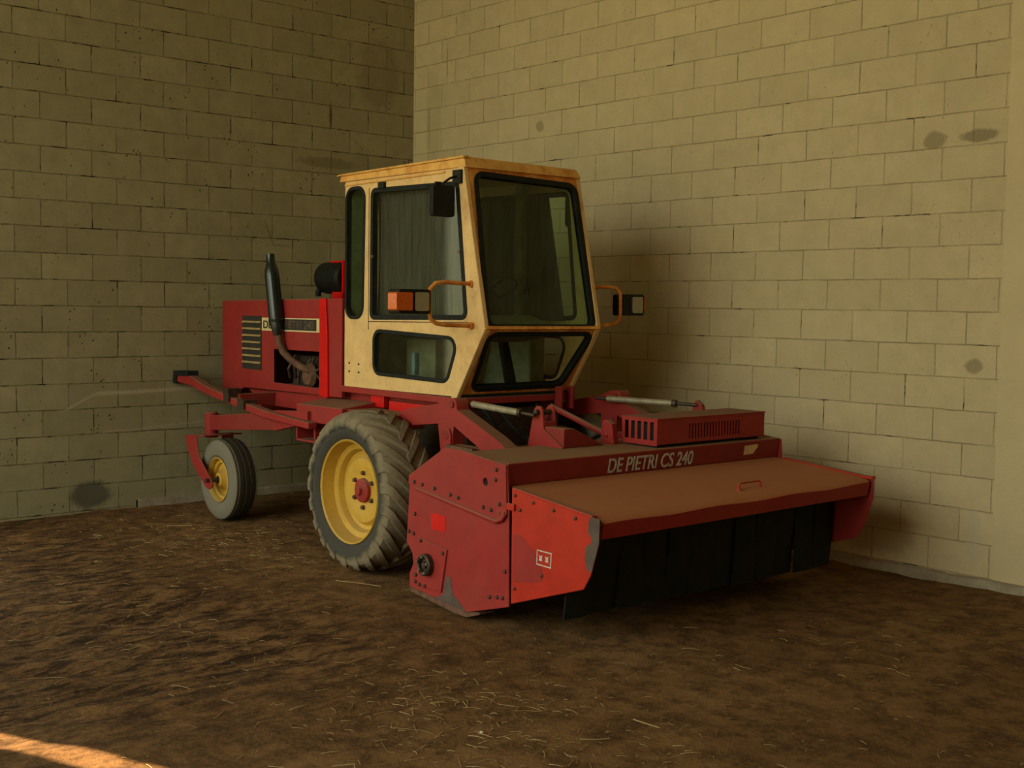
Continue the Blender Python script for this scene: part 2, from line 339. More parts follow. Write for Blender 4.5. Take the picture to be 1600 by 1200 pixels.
def rounded(poly, r, seg=5):
    out = []; n = len(poly); rr = r if isinstance(r, (list, tuple)) else [r]*n
    for i in range(n):
        p = Vector(poly[i]); a = (Vector(poly[i-1])-p); b = (Vector(poly[(i+1) % n])-p)
        a.normalize(); b.normalize(); ang = a.angle(b); rad = max(rr[i], 1e-4); t_ = rad/math.tan(ang/2)
        p0, p1 = p+a*t_, p+b*t_; cen = p+(a+b).normalized()*(rad/math.sin(ang/2))
        a0 = math.atan2((p0-cen).y, (p0-cen).x); a1 = math.atan2((p1-cen).y, (p1-cen).x); da = (a1-a0+PI) % (2*PI)-PI
        out += [(cen.x+rad*math.cos(a0+da*k/seg), cen.y+rad*math.sin(a0+da*k/seg)) for k in range(seg+1)]
    return out
def offset(poly, d):
    """grow (d>0) or shrink a convex polygon"""
    n = len(poly); area = sum(poly[i][0]*poly[(i+1) % n][1]-poly[(i+1) % n][0]*poly[i][1] for i in range(n)); sg = 1 if area > 0 else -1
    L = []
    for i in range(n):
        p, q = Vector(poly[i]), Vector(poly[(i+1) % n]); e_ = (q-p).normalized(); nn = Vector((e_.y, -e_.x))*sg
        L.append((p+nn*d, e_))
    out = []
    for i in range(n):
        (p, e1), (q, e2) = L[i-1], L[i]; den = e1.x*e2.y-e1.y*e2.x; t_ = ((q.x-p.x)*e2.y-(q.y-p.y)*e2.x)/den
        out.append((p.x+e1.x*t_, p.y+e1.y*t_))
    return out

ORG = Vector((2.6, -1.64, 0))       # root of the machine, in its own frame
PHI = math.radians(-1.5)
def link(name, me, mat, parent=None, bevel=0.0, smooth=38):
    o = bpy.data.objects.new(name, me); COL.objects.link(o)
    if mat is not None: me.materials.append(mat)
    for p in me.polygons: p.use_smooth = True
    me.set_sharp_from_angle(angle=math.radians(smooth))
    if parent is not None: o.parent = parent
    if bevel > 0:
        b = o.modifiers.new('bevel', 'BEVEL'); b.width = bevel; b.segments = 2; b.limit_method = 'ANGLE'; b.angle_limit = math.radians(40)
    return o
def mk(name, mb, mat, parent=None, bevel=0.0, org=None, smooth=38, label=None):
    """mesh given in machine coordinates; org = origin of the new object in those coordinates"""
    bmesh.ops.recalc_face_normals(mb.b, faces=mb.b.faces)
    base = ORG
    par_org = ORG
    if parent is not None and 'org' in PORG.get(parent.name, {}): par_org = PORG[parent.name]['org']
    o0 = Vector(org) if org is not None else par_org
    bmesh.ops.translate(mb.b, verts=mb.b.verts, vec=-o0)
    me = bpy.data.meshes.new(name); mb.b.to_mesh(me); mb.b.free()
    o = link(name, me, mat, parent, bevel, smooth)
    o.location = o0-par_org
    PORG[o.name] = {'org': o0}
    if label: o['label'] = label
    return o
PORG = {}
def world_mesh(name, mb, mat, kind=None, label=None, cat=None, bevel=0.0, smooth=38, group=None, loc=(0, 0, 0)):
    bmesh.ops.recalc_face_normals(mb.b, faces=mb.b.faces)
    bmesh.ops.translate(mb.b, verts=mb.b.verts, vec=-Vector(loc))
    me = bpy.data.meshes.new(name); mb.b.to_mesh(me); mb.b.free()
    o = link(name, me, mat, None, bevel, smooth); o.location = loc
    if kind: o['kind'] = kind
    if label: o['label'] = label
    if cat: o['category'] = cat
    if group: o['group'] = group
    return o
def clone(o, parent, delta=(0, 0, 0), mirror=None):
    c = o.copy(); COL.objects.link(c); c.parent = parent; c.location = o.location+Vector(delta)
    PORG[c.name] = PORG.get(o.name, {})
    return c
def text_mesh(name, body, size, mat, parent, origin, xdir, ydir, width=None, extrude=0.0015, shear=0.0):
    cu = bpy.data.curves.new(name, 'FONT'); cu.body = body; cu.size = size; cu.extrude = extrude; cu.shear = shear; cu.offset = 0.0012
    tmp = bpy.data.objects.new('tmp_text', cu); COL.objects.link(tmp)
    dg = bpy.context.evaluated_depsgraph_get(); me = bpy.data.meshes.new_from_object(tmp.evaluated_get(dg))
    bpy.data.objects.remove(tmp); bpy.data.curves.remove(cu)
    xs = [v.co.x for v in me.vertices]; s = (width/(max(xs)-min(xs))) if width else 1.0; x0 = min(xs)
    X, Y = Vector(xdir).normalized(), Vector(ydir).normalized(); Z = X.cross(Y); O = Vector(origin)-ORG
    for v in me.vertices: v.co = O+X*((v.co.x-x0)*s)+Y*v.co.y+Z*v.co.z
    o = bpy.data.objects.new(name, me); COL.objects.link(o); me.materials.append(mat); o.parent = parent
    po_ = PORG.get(parent.name, {}).get('org', ORG); o.location = ORG-po_
    return o

# ------------------------------------------------------------------ the barn
RX, CZ = 13.0, 7.6
SLIT0, SLIT1 = -7.37, -7.56
world_mesh('wall_right', MB().box(-0.25, RX, 0, 0.25, -0.2, CZ), M['wall_right'], 'structure')
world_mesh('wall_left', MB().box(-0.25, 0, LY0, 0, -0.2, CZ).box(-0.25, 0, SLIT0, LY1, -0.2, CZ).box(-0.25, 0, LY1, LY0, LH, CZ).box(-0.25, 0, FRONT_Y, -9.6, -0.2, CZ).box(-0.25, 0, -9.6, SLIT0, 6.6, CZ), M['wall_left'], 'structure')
world_mesh('door_1', MB().box(-0.12, -0.06, -9.6, SLIT1, -0.02, 6.6), M['door_wood'], 'structure')
world_mesh('wall_rear', MB().box(RX, RX+0.25, FRONT_Y, 0.25, -0.2, CZ), M['render'], 'structure')
world_mesh('wall_front', MB().box(-0.25, DOOR_X0, FRONT_Y-0.25, FRONT_Y, -0.2, CZ).box(DOOR_X1, RX+0.25, FRONT_Y-0.25, FRONT_Y, -0.2, CZ).box(DOOR_X0, DOOR_X1, FRONT_Y-0.25, FRONT_Y, DOOR_H, CZ), M['render'], 'structure')
world_mesh('ceiling', MB().box(-0.25, RX+0.25, FRONT_Y-0.25, 0.25, CZ, CZ+0.15), M['ceiling'], 'structure')
world_mesh('sun_block_awning', MB().box(-3.9, -0.25, -8.7, -4.2, LH+0.02, LH+0.10), M['ceiling'], 'structure')       # unseen awning, added to keep the sun out of the side doorway
world_mesh('trim_1', MB().box(5.80, 6.35, -0.003, 0.02, -0.1, CZ), M['render'], 'structure')          # smooth cement pier let into the right wall
mb = MB(); rr_ = random.Random(3)
def ledge(fn, a, b, h, dpt):
    n = int((b-a)/0.12); prev = None
    for i in range(n+1):
        u_ = a+(b-a)*i/n; hh = h+rr_.uniform(-0.006, 0.006); dd = dpt+rr_.uniform(-0.006, 0.006)
        cur = [mb.b.verts.new(fn(u_, d_, z_)) for d_, z_ in ((0, -0.1), (0, hh+0.01), (dd*0.8, hh), (dd, hh-0.012), (dd, -0.1))]
        if prev:
            for q in range(5): mb.b.faces.new((prev[q], prev[(q+1) % 5], cur[(q+1) % 5], cur[q]))
        prev = cur
ledge(lambda u_, d_, z_: (u_, -d_, z_), 0.0, RX, 0.045, 0.035); world_mesh('baseboard_right', mb, M['footing'], 'structure')
mb = MB(); ledge(lambda u_, d_, z_: (d_, -u_, z_), 0.0, 2.75, 0.05, 0.03); world_mesh('baseboard_left', mb, M['footing'], 'structure')

# dirt floor, a real uneven surface
mb = MB(); NX, NY = 250, 250; X0_, X1_, Y0_, Y1_ = -0.3, RX+0.3, FRONT_Y-0.3, 0.3
def gz(x, y):
    z = 0.012*noise.noise(Vector((x*0.9, y*0.9, 0)))+0.010*noise.noise(Vector((x*3.1, y*3.1, 4)))+0.007*noise.noise(Vector((x*9, y*9, 9)))
    m = max(0, min(1, (5.4-x)/1.2))*max(0, min(1, (-3.0-y)/0.8))
    c_, s_ = math.cos(0.6), math.sin(0.6); a_, b_ = x*c_-y*s_, x*s_+y*c_
    return z-0.006+m*0.024*noise.noise(Vector((a_*6.5, b_*1.6, 2)))
V_ = [[mb.b.verts.new((X0_+(X1_-X0_)*i/NX, Y0_+(Y1_-Y0_)*j/NY, gz(X0_+(X1_-X0_)*i/NX, Y0_+(Y1_-Y0_)*j/NY))) for j in range(NY+1)] for i in range(NX+1)]
for i in range(NX):
    for j in range(NY): mb.b.faces.new((V_[i][j], V_[i+1][j], V_[i+1][j+1], V_[i][j+1]))
world_mesh('floor', mb, M['dirt'], 'structure', smooth=180)

# ------------------------------------------------------------------ the machine
root = bpy.data.objects.new('self_propelled_mower', None); COL.objects.link(root)
root.empty_display_size = 0.3
root.matrix_world = Matrix.Rotation(PHI, 4, 'Z') @ Matrix.Translation(ORG)
root['label'] = 'red self-propelled mower with cream cab and yellow wheels parked in the barn corner'; root['category'] = 'mower'
YC = -1.635          # centre line
def my(y): return 2*YC-y

# --- cab -----------------------------------------------------------
CN, CF = -2.10, -1.15                      # near and far side planes of the cab
side_out = [(2.15, 1.075), (3.462, 1.085), (3.735, 1.500), (3.722, 1.535), (3.505, 2.500), (2.15, 2.500)]
q_win = [(2.165, 2.455), (2.405, 2.455), (2.385, 1.555), (2.165, 1.555)]
d_win = [(2.485, 2.430), (3.445, 2.412), (3.548, 1.572), (2.480, 1.555)]
l_win = [(2.515, 1.482), (3.470, 1.452), (3.352, 1.168), (2.520, 1.180)]
RQ, RD, RL = 0.085, 0.045, 0.075
# far-side pattern identical
for y in (CN, CF-0.03):
    mk('cab_side_panel', MB().prism(side_out, side(y), 0, 0.03, [rounded(q_win, RQ), rounded(d_win, RD), rounded(l_win, RL)]), M['cream'], root, bevel=0.004)
# front frame: upper windscreen panel and lower panel, each a plate with a rounded opening
def plane_fn(p0, p1):                       # p0, p1 = (x,z) bottom and top of the panel; u across (y), v along the slope
    a = Vector((p0[0], 0, p0[1])); b = Vector((p1[0], 0, p1[1])); d = (b-a).normalized(); nrm = Vector((d.z, 0, -d.x))
    return (lambda u, v, k: a+d*v+nrm*k+Vector((0, u, 0))), (b-a).length
fU, HU = plane_fn((3.722, 1.520), (3.505, 2.52)); fL, HL = plane_fn((3.462, 1.085), (3.730, 1.515))
mb = MB()
u_win = [(CN+0.070, 0.0), (CF-0.055, 0.0), (CF-0.020, HU-0.065), (CN+0.070, HU-0.045)]
u_win = [(CN+0.028, 0.005), (CF-0.035, 0.005), (CF-0.045, HU-0.075), (CN+0.075, HU-0.055)]
lo_win = [(CN+0.050, HL-0.040), (CF-0.030, HL-0.040), (CF-0.115, 0.060), (CN+0.085, 0.055)]
fr = [(CN, -0.01), (CF, -0.01), (CF, HU), (CN, HU)]
lo = [(CN, 0), (CF, 0), (CF, HL), (CN, HL)]
mb.prism(fr, fU, -0.03, 0.0, [rounded(offset(u_win, 0.0), 0.06)])
mbU = mb
front_frame = mk('windscreen_frame', mbU, M['cream_rusty'], root, bevel=0.004)
lower_frame = mk('lower_front_frame', MB().prism(lo, fL, -0.03, 0.0, [rounded(lo_win, 0.06)]), M['cream_rusty'], root, bevel=0.004)
# ridge moulding between the two front panes
mk('waist_rail', MB().prism([(3.700, 1.500), (3.748, 1.512), (3.738, 1.530), (3.700, 1.535)], side(CN-0.005), 0, CF-CN+0.01), M['cream_rusty'], root, bevel=0.003)
# corner posts (outer cream strip of each front post)
for y0, y1, nm in ((CN-0.012, CN+0.022, 'corner_post'), (CF-0.022, CF+0.012, 'corner_post')):
    mb = MB(); mb.prism([(3.462, 1.075), (3.405, 1.075), (3.672, 1.512), (3.452, 2.505), (3.510, 2.505), (3.740, 1.512)], side(y0), 0, y1-y0)
    mk(nm, mb, M['cream'], root, bevel=0.005)
# rear panel and floor of the cab
mb = MB(); mb.prism([(CN+0.03, 1.08), (CF-0.03, 1.08), (CF-0.03, 2.5), (CN+0.03, 2.5)], front(2.15), 0, 0.03, [rounded([(CN+0.16, 1.72), (CF-0.16, 1.72), (CF-0.16, 2.32), (CN+0.16, 2.32)], 0.06)])
mk('cab_rear_panel', mb, M['grey_lining'], root)
mk('cab_floor', MB().prism([(2.13, CN+0.02), (3.47, CN+0.02), (3.47, CF-0.02), (2.13, CF-0.02)], flat(1.075), 0, 0.03), M['rubber'], root)
mk('cab_sill', MB().box(2.12, 3.50, CN-0.008, CN+0.05, 1.035, 1.078).box(2.12, 3.50, CF-0.05, CF+0.008, 1.035, 1.078).box(3.44, 3.50, CN, CF, 1.035, 1.078).box(2.12, 2.18, CN, CF, 1.035, 1.078), M['red'], root, bevel=0.004)
# roof: shallow pan with an overhanging drip edge at the sides
mb = MB()
mb.hexa([(2.10, CN-0.02, 2.500), (3.53, CN-0.012, 2.500), (3.53, CF+0.012, 2.500), (2.10, CF+0.02, 2.500),
         (2.12, CN-0.01, 2.560), (3.50, CN-0.004, 2.568), (3.50, CF-0.01, 2.560), (2.12, CF+0.01, 2.555)])
mb.hexa([(2.075, CN-0.035, 2.540), (3.515, CN-0.022, 2.555), (3.515, CN+0.03, 2.555), (2.075, CN+0.03, 2.540),
         (2.10, CN-0.030, 2.553), (3.515, CN-0.018, 2.572), (3.515, CN+0.03, 2.572), (2.10, CN+0.03, 2.558)])
roof = mk('cab_roof', mb, M['cream_warm'], root, bevel=0.006)
mk('roof_eyelet', MB().tube([(2.78, CN+0.05, 2.565), (2.79, CN+0.05, 2.60), (2.83, CN+0.05, 2.60), (2.84, CN+0.05, 2.565)], 0.006, 8), M['rust_metal'], roof)

def window(name, poly, r, fn, d0, d1, gw=0.020, gin=0.012, parent=root, mat=None, gm=None):
    """rubber gasket ring as the part, pane as its child"""
    g = MB().ring(rounded(offset(poly, gw*0.35), r+gw*0.35), rounded(offset(poly, -gin), max(r-gin, 0.01)), fn, d0, d1)
    go = mk(name+'_gasket', g, gm or M['rubber'], parent)
    dm = (d0+d1)/2
    mk(name+'_pane', MB().prism(rounded(offset(poly, -gin*0.3), max(r-gin*0.3, 0.01)), fn, dm-0.002, dm+0.002), mat or M['glass'], go)
    return go
window('windscreen', u_win, 0.06, fU, -0.034, 0.008, gw=0.05, gin=0.016)
window('lower_front_window', lo_win, 0.06, fL, -0.034, 0.008, gw=0.05, gin=0.014, mat=M['glass_clear'])
for y, a, b in ((CN, -0.006, 0.034), (CF, -0.034, 0.006)):
    f = side(y)
    window('quarter_window', q_win, RQ, f, a, b, gin=0.016)
    window('lower_side_window', l_win, RL, f, a, b, gin=0.016, mat=M['glass_clear'])
    dg_ = window('door_window', d_win, RD, f, a, b, gin=0.024, mat=M['glass_clear'])
    if y == CN:
        nearwin = dg_
# woven sun screen hanging inside the near door window
mb = MB(); cols = 90; rows = 14; G = []
for j in range(rows+1):
    v = j/rows; row = []
    for i in range(cols+1):
        u = i/cols; xl = 2.47; xr = 3.535-0.10*(1-v)
        x = xl+(xr-xl)*u; z = 1.565+(2.405-1.565)*(1-v)
        if v < 0.01: z -= 0.01*math.sin(u*9)
        y = CN+0.060+0.010*math.sin(u*34+1.3*math.sin(v*3))*(0.4+0.6*v)+0.006*math.sin(u*75+v*4)
        row.append(mb.b.verts.new((x if v < 0.5 else min(x, xr), y, z)))
    G.append(row)
for j in range(rows):
    for i in range(cols): mb.b.faces.new((G[j][i], G[j][i+1], G[j+1][i+1], G[j+1][i]))
scr = mk('sun_screen', mb, M['screen'], root, smooth=180, label='dark woven screen behind the door glass')
md = scr.modifiers.new('thick', 'SOLIDIFY'); md.thickness = 0.003
mb = MB(); G = []
for j in range(9):
    v = j/8; xr = 3.28+0.17*v; row = []
    for i in range(61):
        u = i/60; x = 2.52+(xr-2.52)*u; row.append(mb.b.verts.new((x, CF-0.055+0.009*math.sin(u*31+v), 2.405-0.845*v)))
    G.append(row)
for j in range(8):
    for i in range(60): mb.b.faces.new((G[j][i], G[j][i+1], G[j+1][i+1], G[j+1][i]))
sc2 = mk('sun_screen', mb, M['screen'], root, smooth=180, label='dark woven screen behind the far door glass'); md = sc2.modifiers.new('thick', 'SOLIDIFY'); md.thickness = 0.003
for (x, z) in ((2.505, 1.975), (3.475, 1.985)):
    mk('door_latch_knob', MB().lathe([(-0.014, 0.006), (-0.010, 0.012), (0.004, 0.012)], (x, CN-0.004, z), 'y', 12), M['rust_metal'], root)
# door hinges / bracket at the top
for x in (2.62,):
    mk('door_hinge', MB().box(x-0.035, x+0.035, CN-0.022, CN+0.002, 2.425, 2.468), M['black'], root, bevel=0.004)
# drip rail above the door, rusty seams below and behind it
mk('door_seam', MB().prism([(2.450, 1.538), (3.560, 1.552), (3.560, 1.547), (2.450, 1.532)], side(CN-0.002), 0, 0.004).prism([(2.450, 1.480), (2.456, 1.480), (2.456, 2.440), (2.450, 2.440)], side(CN-0.002), 0, 0.004), M['rust_metal'], root)
mk('door_rail', MB().prism([(2.16, 2.470), (3.31, 2.478), (3.31, 2.488), (2.16, 2.480)], side(CN-0.012), 0, 0.014), M['cream_warm'], root)
for (x, z) in ((2.215, 1.242), (2.335, 1.238), (2.215, 1.183), (2.337, 1.181)):
    mk('side_bolt', MB().lathe([(-0.005, 0.007), (0.002, 0.007)], (x, CN, z), 'y', 8), M['rubber'], root)
# rear lining around the seat, seat, controls
st = MB(); st.hexa([(2.42, -1.83, 1.42), (2.86, -1.83, 1.42), (2.86, -1.42, 1.42), (2.42, -1.42, 1.42), (2.42, -1.82, 1.52), (2.84, -1.82, 1.50), (2.84, -1.43, 1.50), (2.42, -1.43, 1.52)])
seat = mk('operator_seat', st, M['seat'], root, bevel=0.03)
mk('seat_backrest', MB().hexa([(2.34, -1.82, 1.52), (2.44, -1.82, 1.52), (2.44, -1.43, 1.52), (2.34, -1.43, 1.52), (2.26, -1.80, 1.95), (2.33, -1.80, 1.95), (2.33, -1.45, 1.95), (2.26, -1.45, 1.95)]), M['seat'], seat, bevel=0.025)
mk('seat_base', MB().box(2.46, 2.80, -1.79, -1.47, 1.10, 1.42), M['panel_grey'], seat, bevel=0.01)
colm = mk('steering_column', MB().tube([(3.44, -1.64, 1.10), (3.28, -1.64, 1.62), (3.20, -1.64, 1.74)], [0.04, 0.03, 0.02], 12), M['rubber'], root)
cS = Vector((3.19, -1.64, 1.755)); nS = Vector((-0.45, 0, 0.9)).normalized(); aS = Vector((0, 1, 0)); bS = nS.cross(aS)
ringp = [cS+(aS*math.cos(2*PI*k/36)+bS*math.sin(2*PI*k/36))*0.19 for k in range(37)]
mb = MB().tube(ringp, 0.012, 8, cap=False)
for a_ in (0.5, 2.6, 4.7): mb.tube([cS, cS+(aS*math.cos(a_)+bS*math.sin(a_))*0.19], 0.008, 8)
mk('steering_wheel', mb, M['rubber'], colm)
mk('dashboard', MB().hexa([(3.40, -1.98, 1.42), (3.60, -1.98, 1.46), (3.60, -1.50, 1.46), (3.40, -1.50, 1.42), (3.44, -1.98, 1.60), (3.60, -1.98, 1.56), (3.60, -1.50, 1.56), (3.44, -1.50, 1.60)]), M['panel_grey'], root, bevel=0.01)
mk('side_console', MB().box(2.70, 3.25, -1.33, -1.19, 1.10, 1.55), M['panel_grey'], root, bevel=0.015)
for i, (x, y) in enumerate(((3.10, -1.26), (3.20, -1.26))):
    mk('control_lever', MB().tube([(x, y, 1.54), (x+0.03, y, 1.74)], 0.007, 8).lathe([(0, 0.018), (0.04, 0.022), (0.05, 0.010)], (x+0.03, y, 1.73), 'z', 12), M['rubber'], root)
mk('door_pocket_box', MB().box(2.88, 2.915, CN+0.06, CN+0.10, 1.19, 1.34), M['blue_can'], root, bevel=0.005, label='faded blue box behind the lower side window')
mk('pedal_panel', MB().hexa([(3.30, -1.97, 1.10), (3.38, -1.97, 1.10), (3.38, -1.84, 1.10), (3.30, -1.84, 1.10), (3.42, -1.99, 1.42), (3.50, -1.99, 1.42), (3.50, -1.86, 1.42), (3.42, -1.86, 1.42)]), M['panel_grey'], root, bevel=0.008)
mk('inner_post', MB().box(2.98, 3.05, CF-0.10, CF-0.04, 1.10, 2.49), M['grey_lining'], root, bevel=0.01)

# --- lamps ---------------------------------------------------------
def lamp(sgn, yb, fx=3.60):
    br = MB()
    p = [(fx, yb, 1.785), (fx, yb+sgn*0.20, 1.792), (fx, yb+sgn*0.275, 1.785), (fx, yb+sgn*0.315, 1.750), (fx, yb+sgn*0.322, 1.70), (fx, yb+sgn*0.322, 1.62), (fx, yb+sgn*0.312, 1.572), (fx, yb+sgn*0.272, 1.545), (fx, yb+sgn*0.20, 1.535), (fx, yb, 1.530)]
    br.tube(p, 0.013, 10)
    for z in (1.785, 1.530): br.lathe([(-0.012, 0.022), (0.012, 0.022)], (fx, yb+sgn*0.005, z), 'y', 12)
    mk('lamp_bracket', br, M['cream_rusty'], root, smooth=60)
    a, b = sorted((yb+sgn*0.33, yb+sgn*(0.555 if sgn < 0 else 0.525)))
    body = MB(); P = rounded([(a+0.0, 1.60), (b-0.0, 1.60), (b-0.0, 1.745), (a+0.0, 1.745)], 0.018)
    body.prism(P, front(fx), -0.085, 0.025)
    h = mk('work_lamp', body, M['black'], root, bevel=0.004)
    la, lb = (yb+sgn*0.345, yb+sgn*0.445) if sgn < 0 else (yb+0.405, yb+0.505); la, lb = min(la, lb), max(la, lb)
    mk('headlamp_lens', MB().prism(rounded([(la, 1.618), (lb, 1.618), (lb, 1.728), (la, 1.728)], 0.012), front(fx), 0.02, 0.034), M['lens'], h, bevel=0.004, label='clear ribbed headlamp lens')
    ia, ib = (yb+sgn*0.465, yb+sgn*0.580) if sgn < 0 else (yb+0.524, yb+0.562); ia, ib = min(ia, ib), max(ia, ib)
    mk('indicator_lens', MB().prism(rounded([(ia, 1.620), (ib, 1.620), (ib, 1.726), (ia, 1.726)], 0.012), front(fx), -0.055, 0.036 if sgn < 0 else 0.0), M['amber'], h, bevel=0.005, label='amber indicator lens')
lamp(-1, CN-0.005); lamp(1, CF+0.005)
# --- mirrors -------------------------------------------------------
def mirror(sgn, y, fx=3.42, w_=0.165):
    a = MB().box(fx+0.00, fx+0.085, y-0.02 if sgn < 0 else y-0.006, y+0.006 if sgn < 0 else y+0.02, 2.40, 2.485)
    a.tube([(fx+0.04, y+sgn*0.015, 2.445), (fx+0.03, y+sgn*0.06, 2.43), (fx+0.02, y+sgn*0.10, 2.40), (fx+0.02, y+sgn*0.10, 2.37)], 0.008, 8)
    arm = mk('mirror_arm', a, M['black'], root, bevel=0.003)
    c0, c1 = sorted((y+sgn*0.02, y+sgn*(0.02+w_)))
    mk('mirror_head', MB().prism(rounded([(c0, 2.195), (c1, 2.195), (c1, 2.385), (c0, 2.385)], 0.02), front(fx+0.02), -0.03, 0.01).box(fx-0.0, fx+0.02, c0+0.03, c0+0.07, 2.38, 2.405), M['rubber'], arm, bevel=0.005)
mirror(-1, CN-0.01); mirror(1, CF+0.01, 3.36, 0.10)

# --- hood and engine ------------------------------------------------
HN, HF = -2.10, -1.17
eng = [(1.135, 1.045), (1.825, 1.035), (1.825, 1.303), (1.135, 1.300)]
hood_side = [(0.285, 0.850), (0.655, 0.975), (1.840, 0.990), (1.840, 1.684), (0.285, 1.665)]
mb = MB()
mb.prism(hood_side, side(HN), 0, 0.015, [eng]); mb.prism(hood_side, side(HF-0.015), 0, 0.015)
mb.hexa([(0.285, HN, 1.650), (1.84, HN, 1.669), (1.84, HF, 1.669), (0.285, HF, 1.650), (0.30, HN+0.012, 1.672), (1.84, HN+0.012, 1.690), (1.84, HF-0.012, 1.690), (0.30, HF-0.012, 1.672)])
mb.prism([(HN+0.015, 0.855), (HF-0.015, 0.855), (HF-0.015, 1.655), (HN+0.015, 1.655)], front(0.285), 0, 0.015)
hood = mk('engine_hood', mb, M['red'], root, bevel=0.006)
mk('upright_panel', MB().prism([(1.845, 0.985), (1.845, 1.690), (1.925, 1.692), (1.950, 1.45), (1.960, 0.980)], side(HN-0.022), 0, 0.06), M['red_clean'], root, bevel=0.004, label='bright clean red upright strip')
mk('firewall_panel', MB().prism([(1.84, 0.985), (2.125, 0.990), (2.125, 1.690), (1.84, 1.688)], side(HN-0.006), 0, 0.03).prism([(HN+0.03, 1.0), (HF-0.03, 1.0), (HF-0.03, 1.685), (HN+0.03, 1.685)], front(2.08), 0, 0.03).box(1.84, 2.11, HN+0.02, HF, 1.66, 1.688), M['red'], root, bevel=0.004)
# louvre grille
gr = mk('louvre_grille', MB().prism([(0.640, 1.130), (0.952, 1.128), (0.952, 1.550), (0.640, 1.549)], side(HN-0.004), 0, 0.004), M['dark_mark'], hood)
for k in range(7):
    z = 1.178+0.053*k
    mk('grille_slat', MB().hexa([(0.650, HN-0.016, z), (0.946, HN-0.016, z), (0.946, HN-0.003, z+0.004), (0.650, HN-0.003, z+0.004), (0.650, HN-0.014, z+0.009), (0.946, HN-0.014, z+0.009), (0.946, HN-0.003, z+0.015), (0.650, HN-0.003, z+0.015)]), M['tan_mark'], gr)
np_ = mk('name_plate', MB().prism([(0.958, 1.438), (1.815, 1.442), (1.815, 1.544), (0.958, 1.538)], side(HN-0.003), 0, 0.003), M['label_cream'], hood, label='cream name strip on the hood')
mk('name_plate_block', MB().prism([(1.290, 1.452), (1.775, 1.452), (1.775, 1.534), (1.290, 1.532)], side(HN-0.005), 0, 0.003), M['dark_mark'], np_)
text_mesh('hood_lettering', 'DE', 0.085, M['dark_mark'], np_, (0.985, HN-0.004, 1.458), (1, 0, 0), (0, 0, 1), width=0.135)
text_mesh('hood_lettering', 'PIETRI 240', 0.085, M['faint_mark'], np_, (1.32, HN-0.006, 1.464), (1, 0, 0), (0, 0, 1), width=0.42)
# engine seen through the opening
e1 = MB().box(1.18, 1.90, -1.95, -1.30, 0.98, 1.26)
for k in range(5): e1.box(1.20+0.12*k, 1.28+0.12*k, -1.97, -1.94, 1.02, 1.20)
engine = mk('engine_block', e1, M['grease'], root, bevel=0.01)
mb = MB(); rg = random.Random(5)
for k in range(7):
    x = 1.22+0.09*k; mb.tube([(x, -2.0, 1.05+rg.uniform(0, 0.05)), (x+rg.uniform(-.05, .05), -2.03, 1.15), (x+rg.uniform(-.08, .08), -1.98, 1.24+rg.uniform(-.04, .02))], 0.012, 8)
mk('fuel_pipe', mb, M['grease'], engine)
mk('fan_pulley', MB().lathe([(-0.03, 0.07), (0, 0.09), (0.03, 0.07)], (1.55, -2.02, 1.12), 'y', 24), M['rust_metal'], engine)
mk('engine_tray', MB().box(1.14, 1.83, -2.09, -1.30, 0.985, 1.03), M['red'], engine)
# exhaust
ex = MB()
exc = [(1.300, -2.155, 1.405), (1.296, -2.155, 1.44), (1.285, -2.155, 1.50), (1.272, -2.155, 1.56), (1.245, -2.155, 1.70), (1.215, -2.155, 1.85), (1.205, -2.155, 1.90), (1.198, -2.155, 1.94), (1.195, -2.155, 1.955), (1.185, -2.155, 2.02)]
ex.tube(exc, [0.030, 0.038, 0.054, 0.057, 0.056, 0.056, 0.052, 0.040, 0.034, 0.032], 24)
exh = mk('exhaust_muffler', ex, M['gloss_black'], root, smooth=60)
mk('exhaust_pipe', MB().tube([(1.300, -2.155, 1.42), (1.315, -2.15, 1.36), (1.345, -2.135, 1.29), (1.40, -2.10, 1.23), (1.48, -2.06, 1.18), (1.58, -2.03, 1.15)], 0.028, 14), M['rust_metal'], exh, smooth=60)
mk('muffler_clamp', MB().lathe([(-0.010, 0.060), (0.010, 0.060)], (1.282, -2.155, 1.52), 'z', 24), M['black'], exh)
# air cleaner on the hood
ac = MB().lathe([(0.0, 0.05), (0.002, 0.10), (0.03, 0.122), (0.05, 0.125), (0.32, 0.120), (0.34, 0.10)], (1.10, -1.62, 1.855), 'x', 28)
acl = mk('air_cleaner', ac, M['black'], root, smooth=40)
mk('air_inlet_spout', MB().tube([(1.09, -1.64, 1.80), (1.06, -1.66, 1.74), (1.06, -1.66, 1.71)], 0.024, 12), M['black'], acl)
mk('air_cleaner_bracket', MB().box(1.30, 1.46, -1.68, -1.52, 1.68, 1.745).box(1.24, 1.46, -1.66, -1.54, 1.972, 1.985).box(1.44, 1.46, -1.68, -1.52, 1.68, 1.985), M['red_clean'], acl)

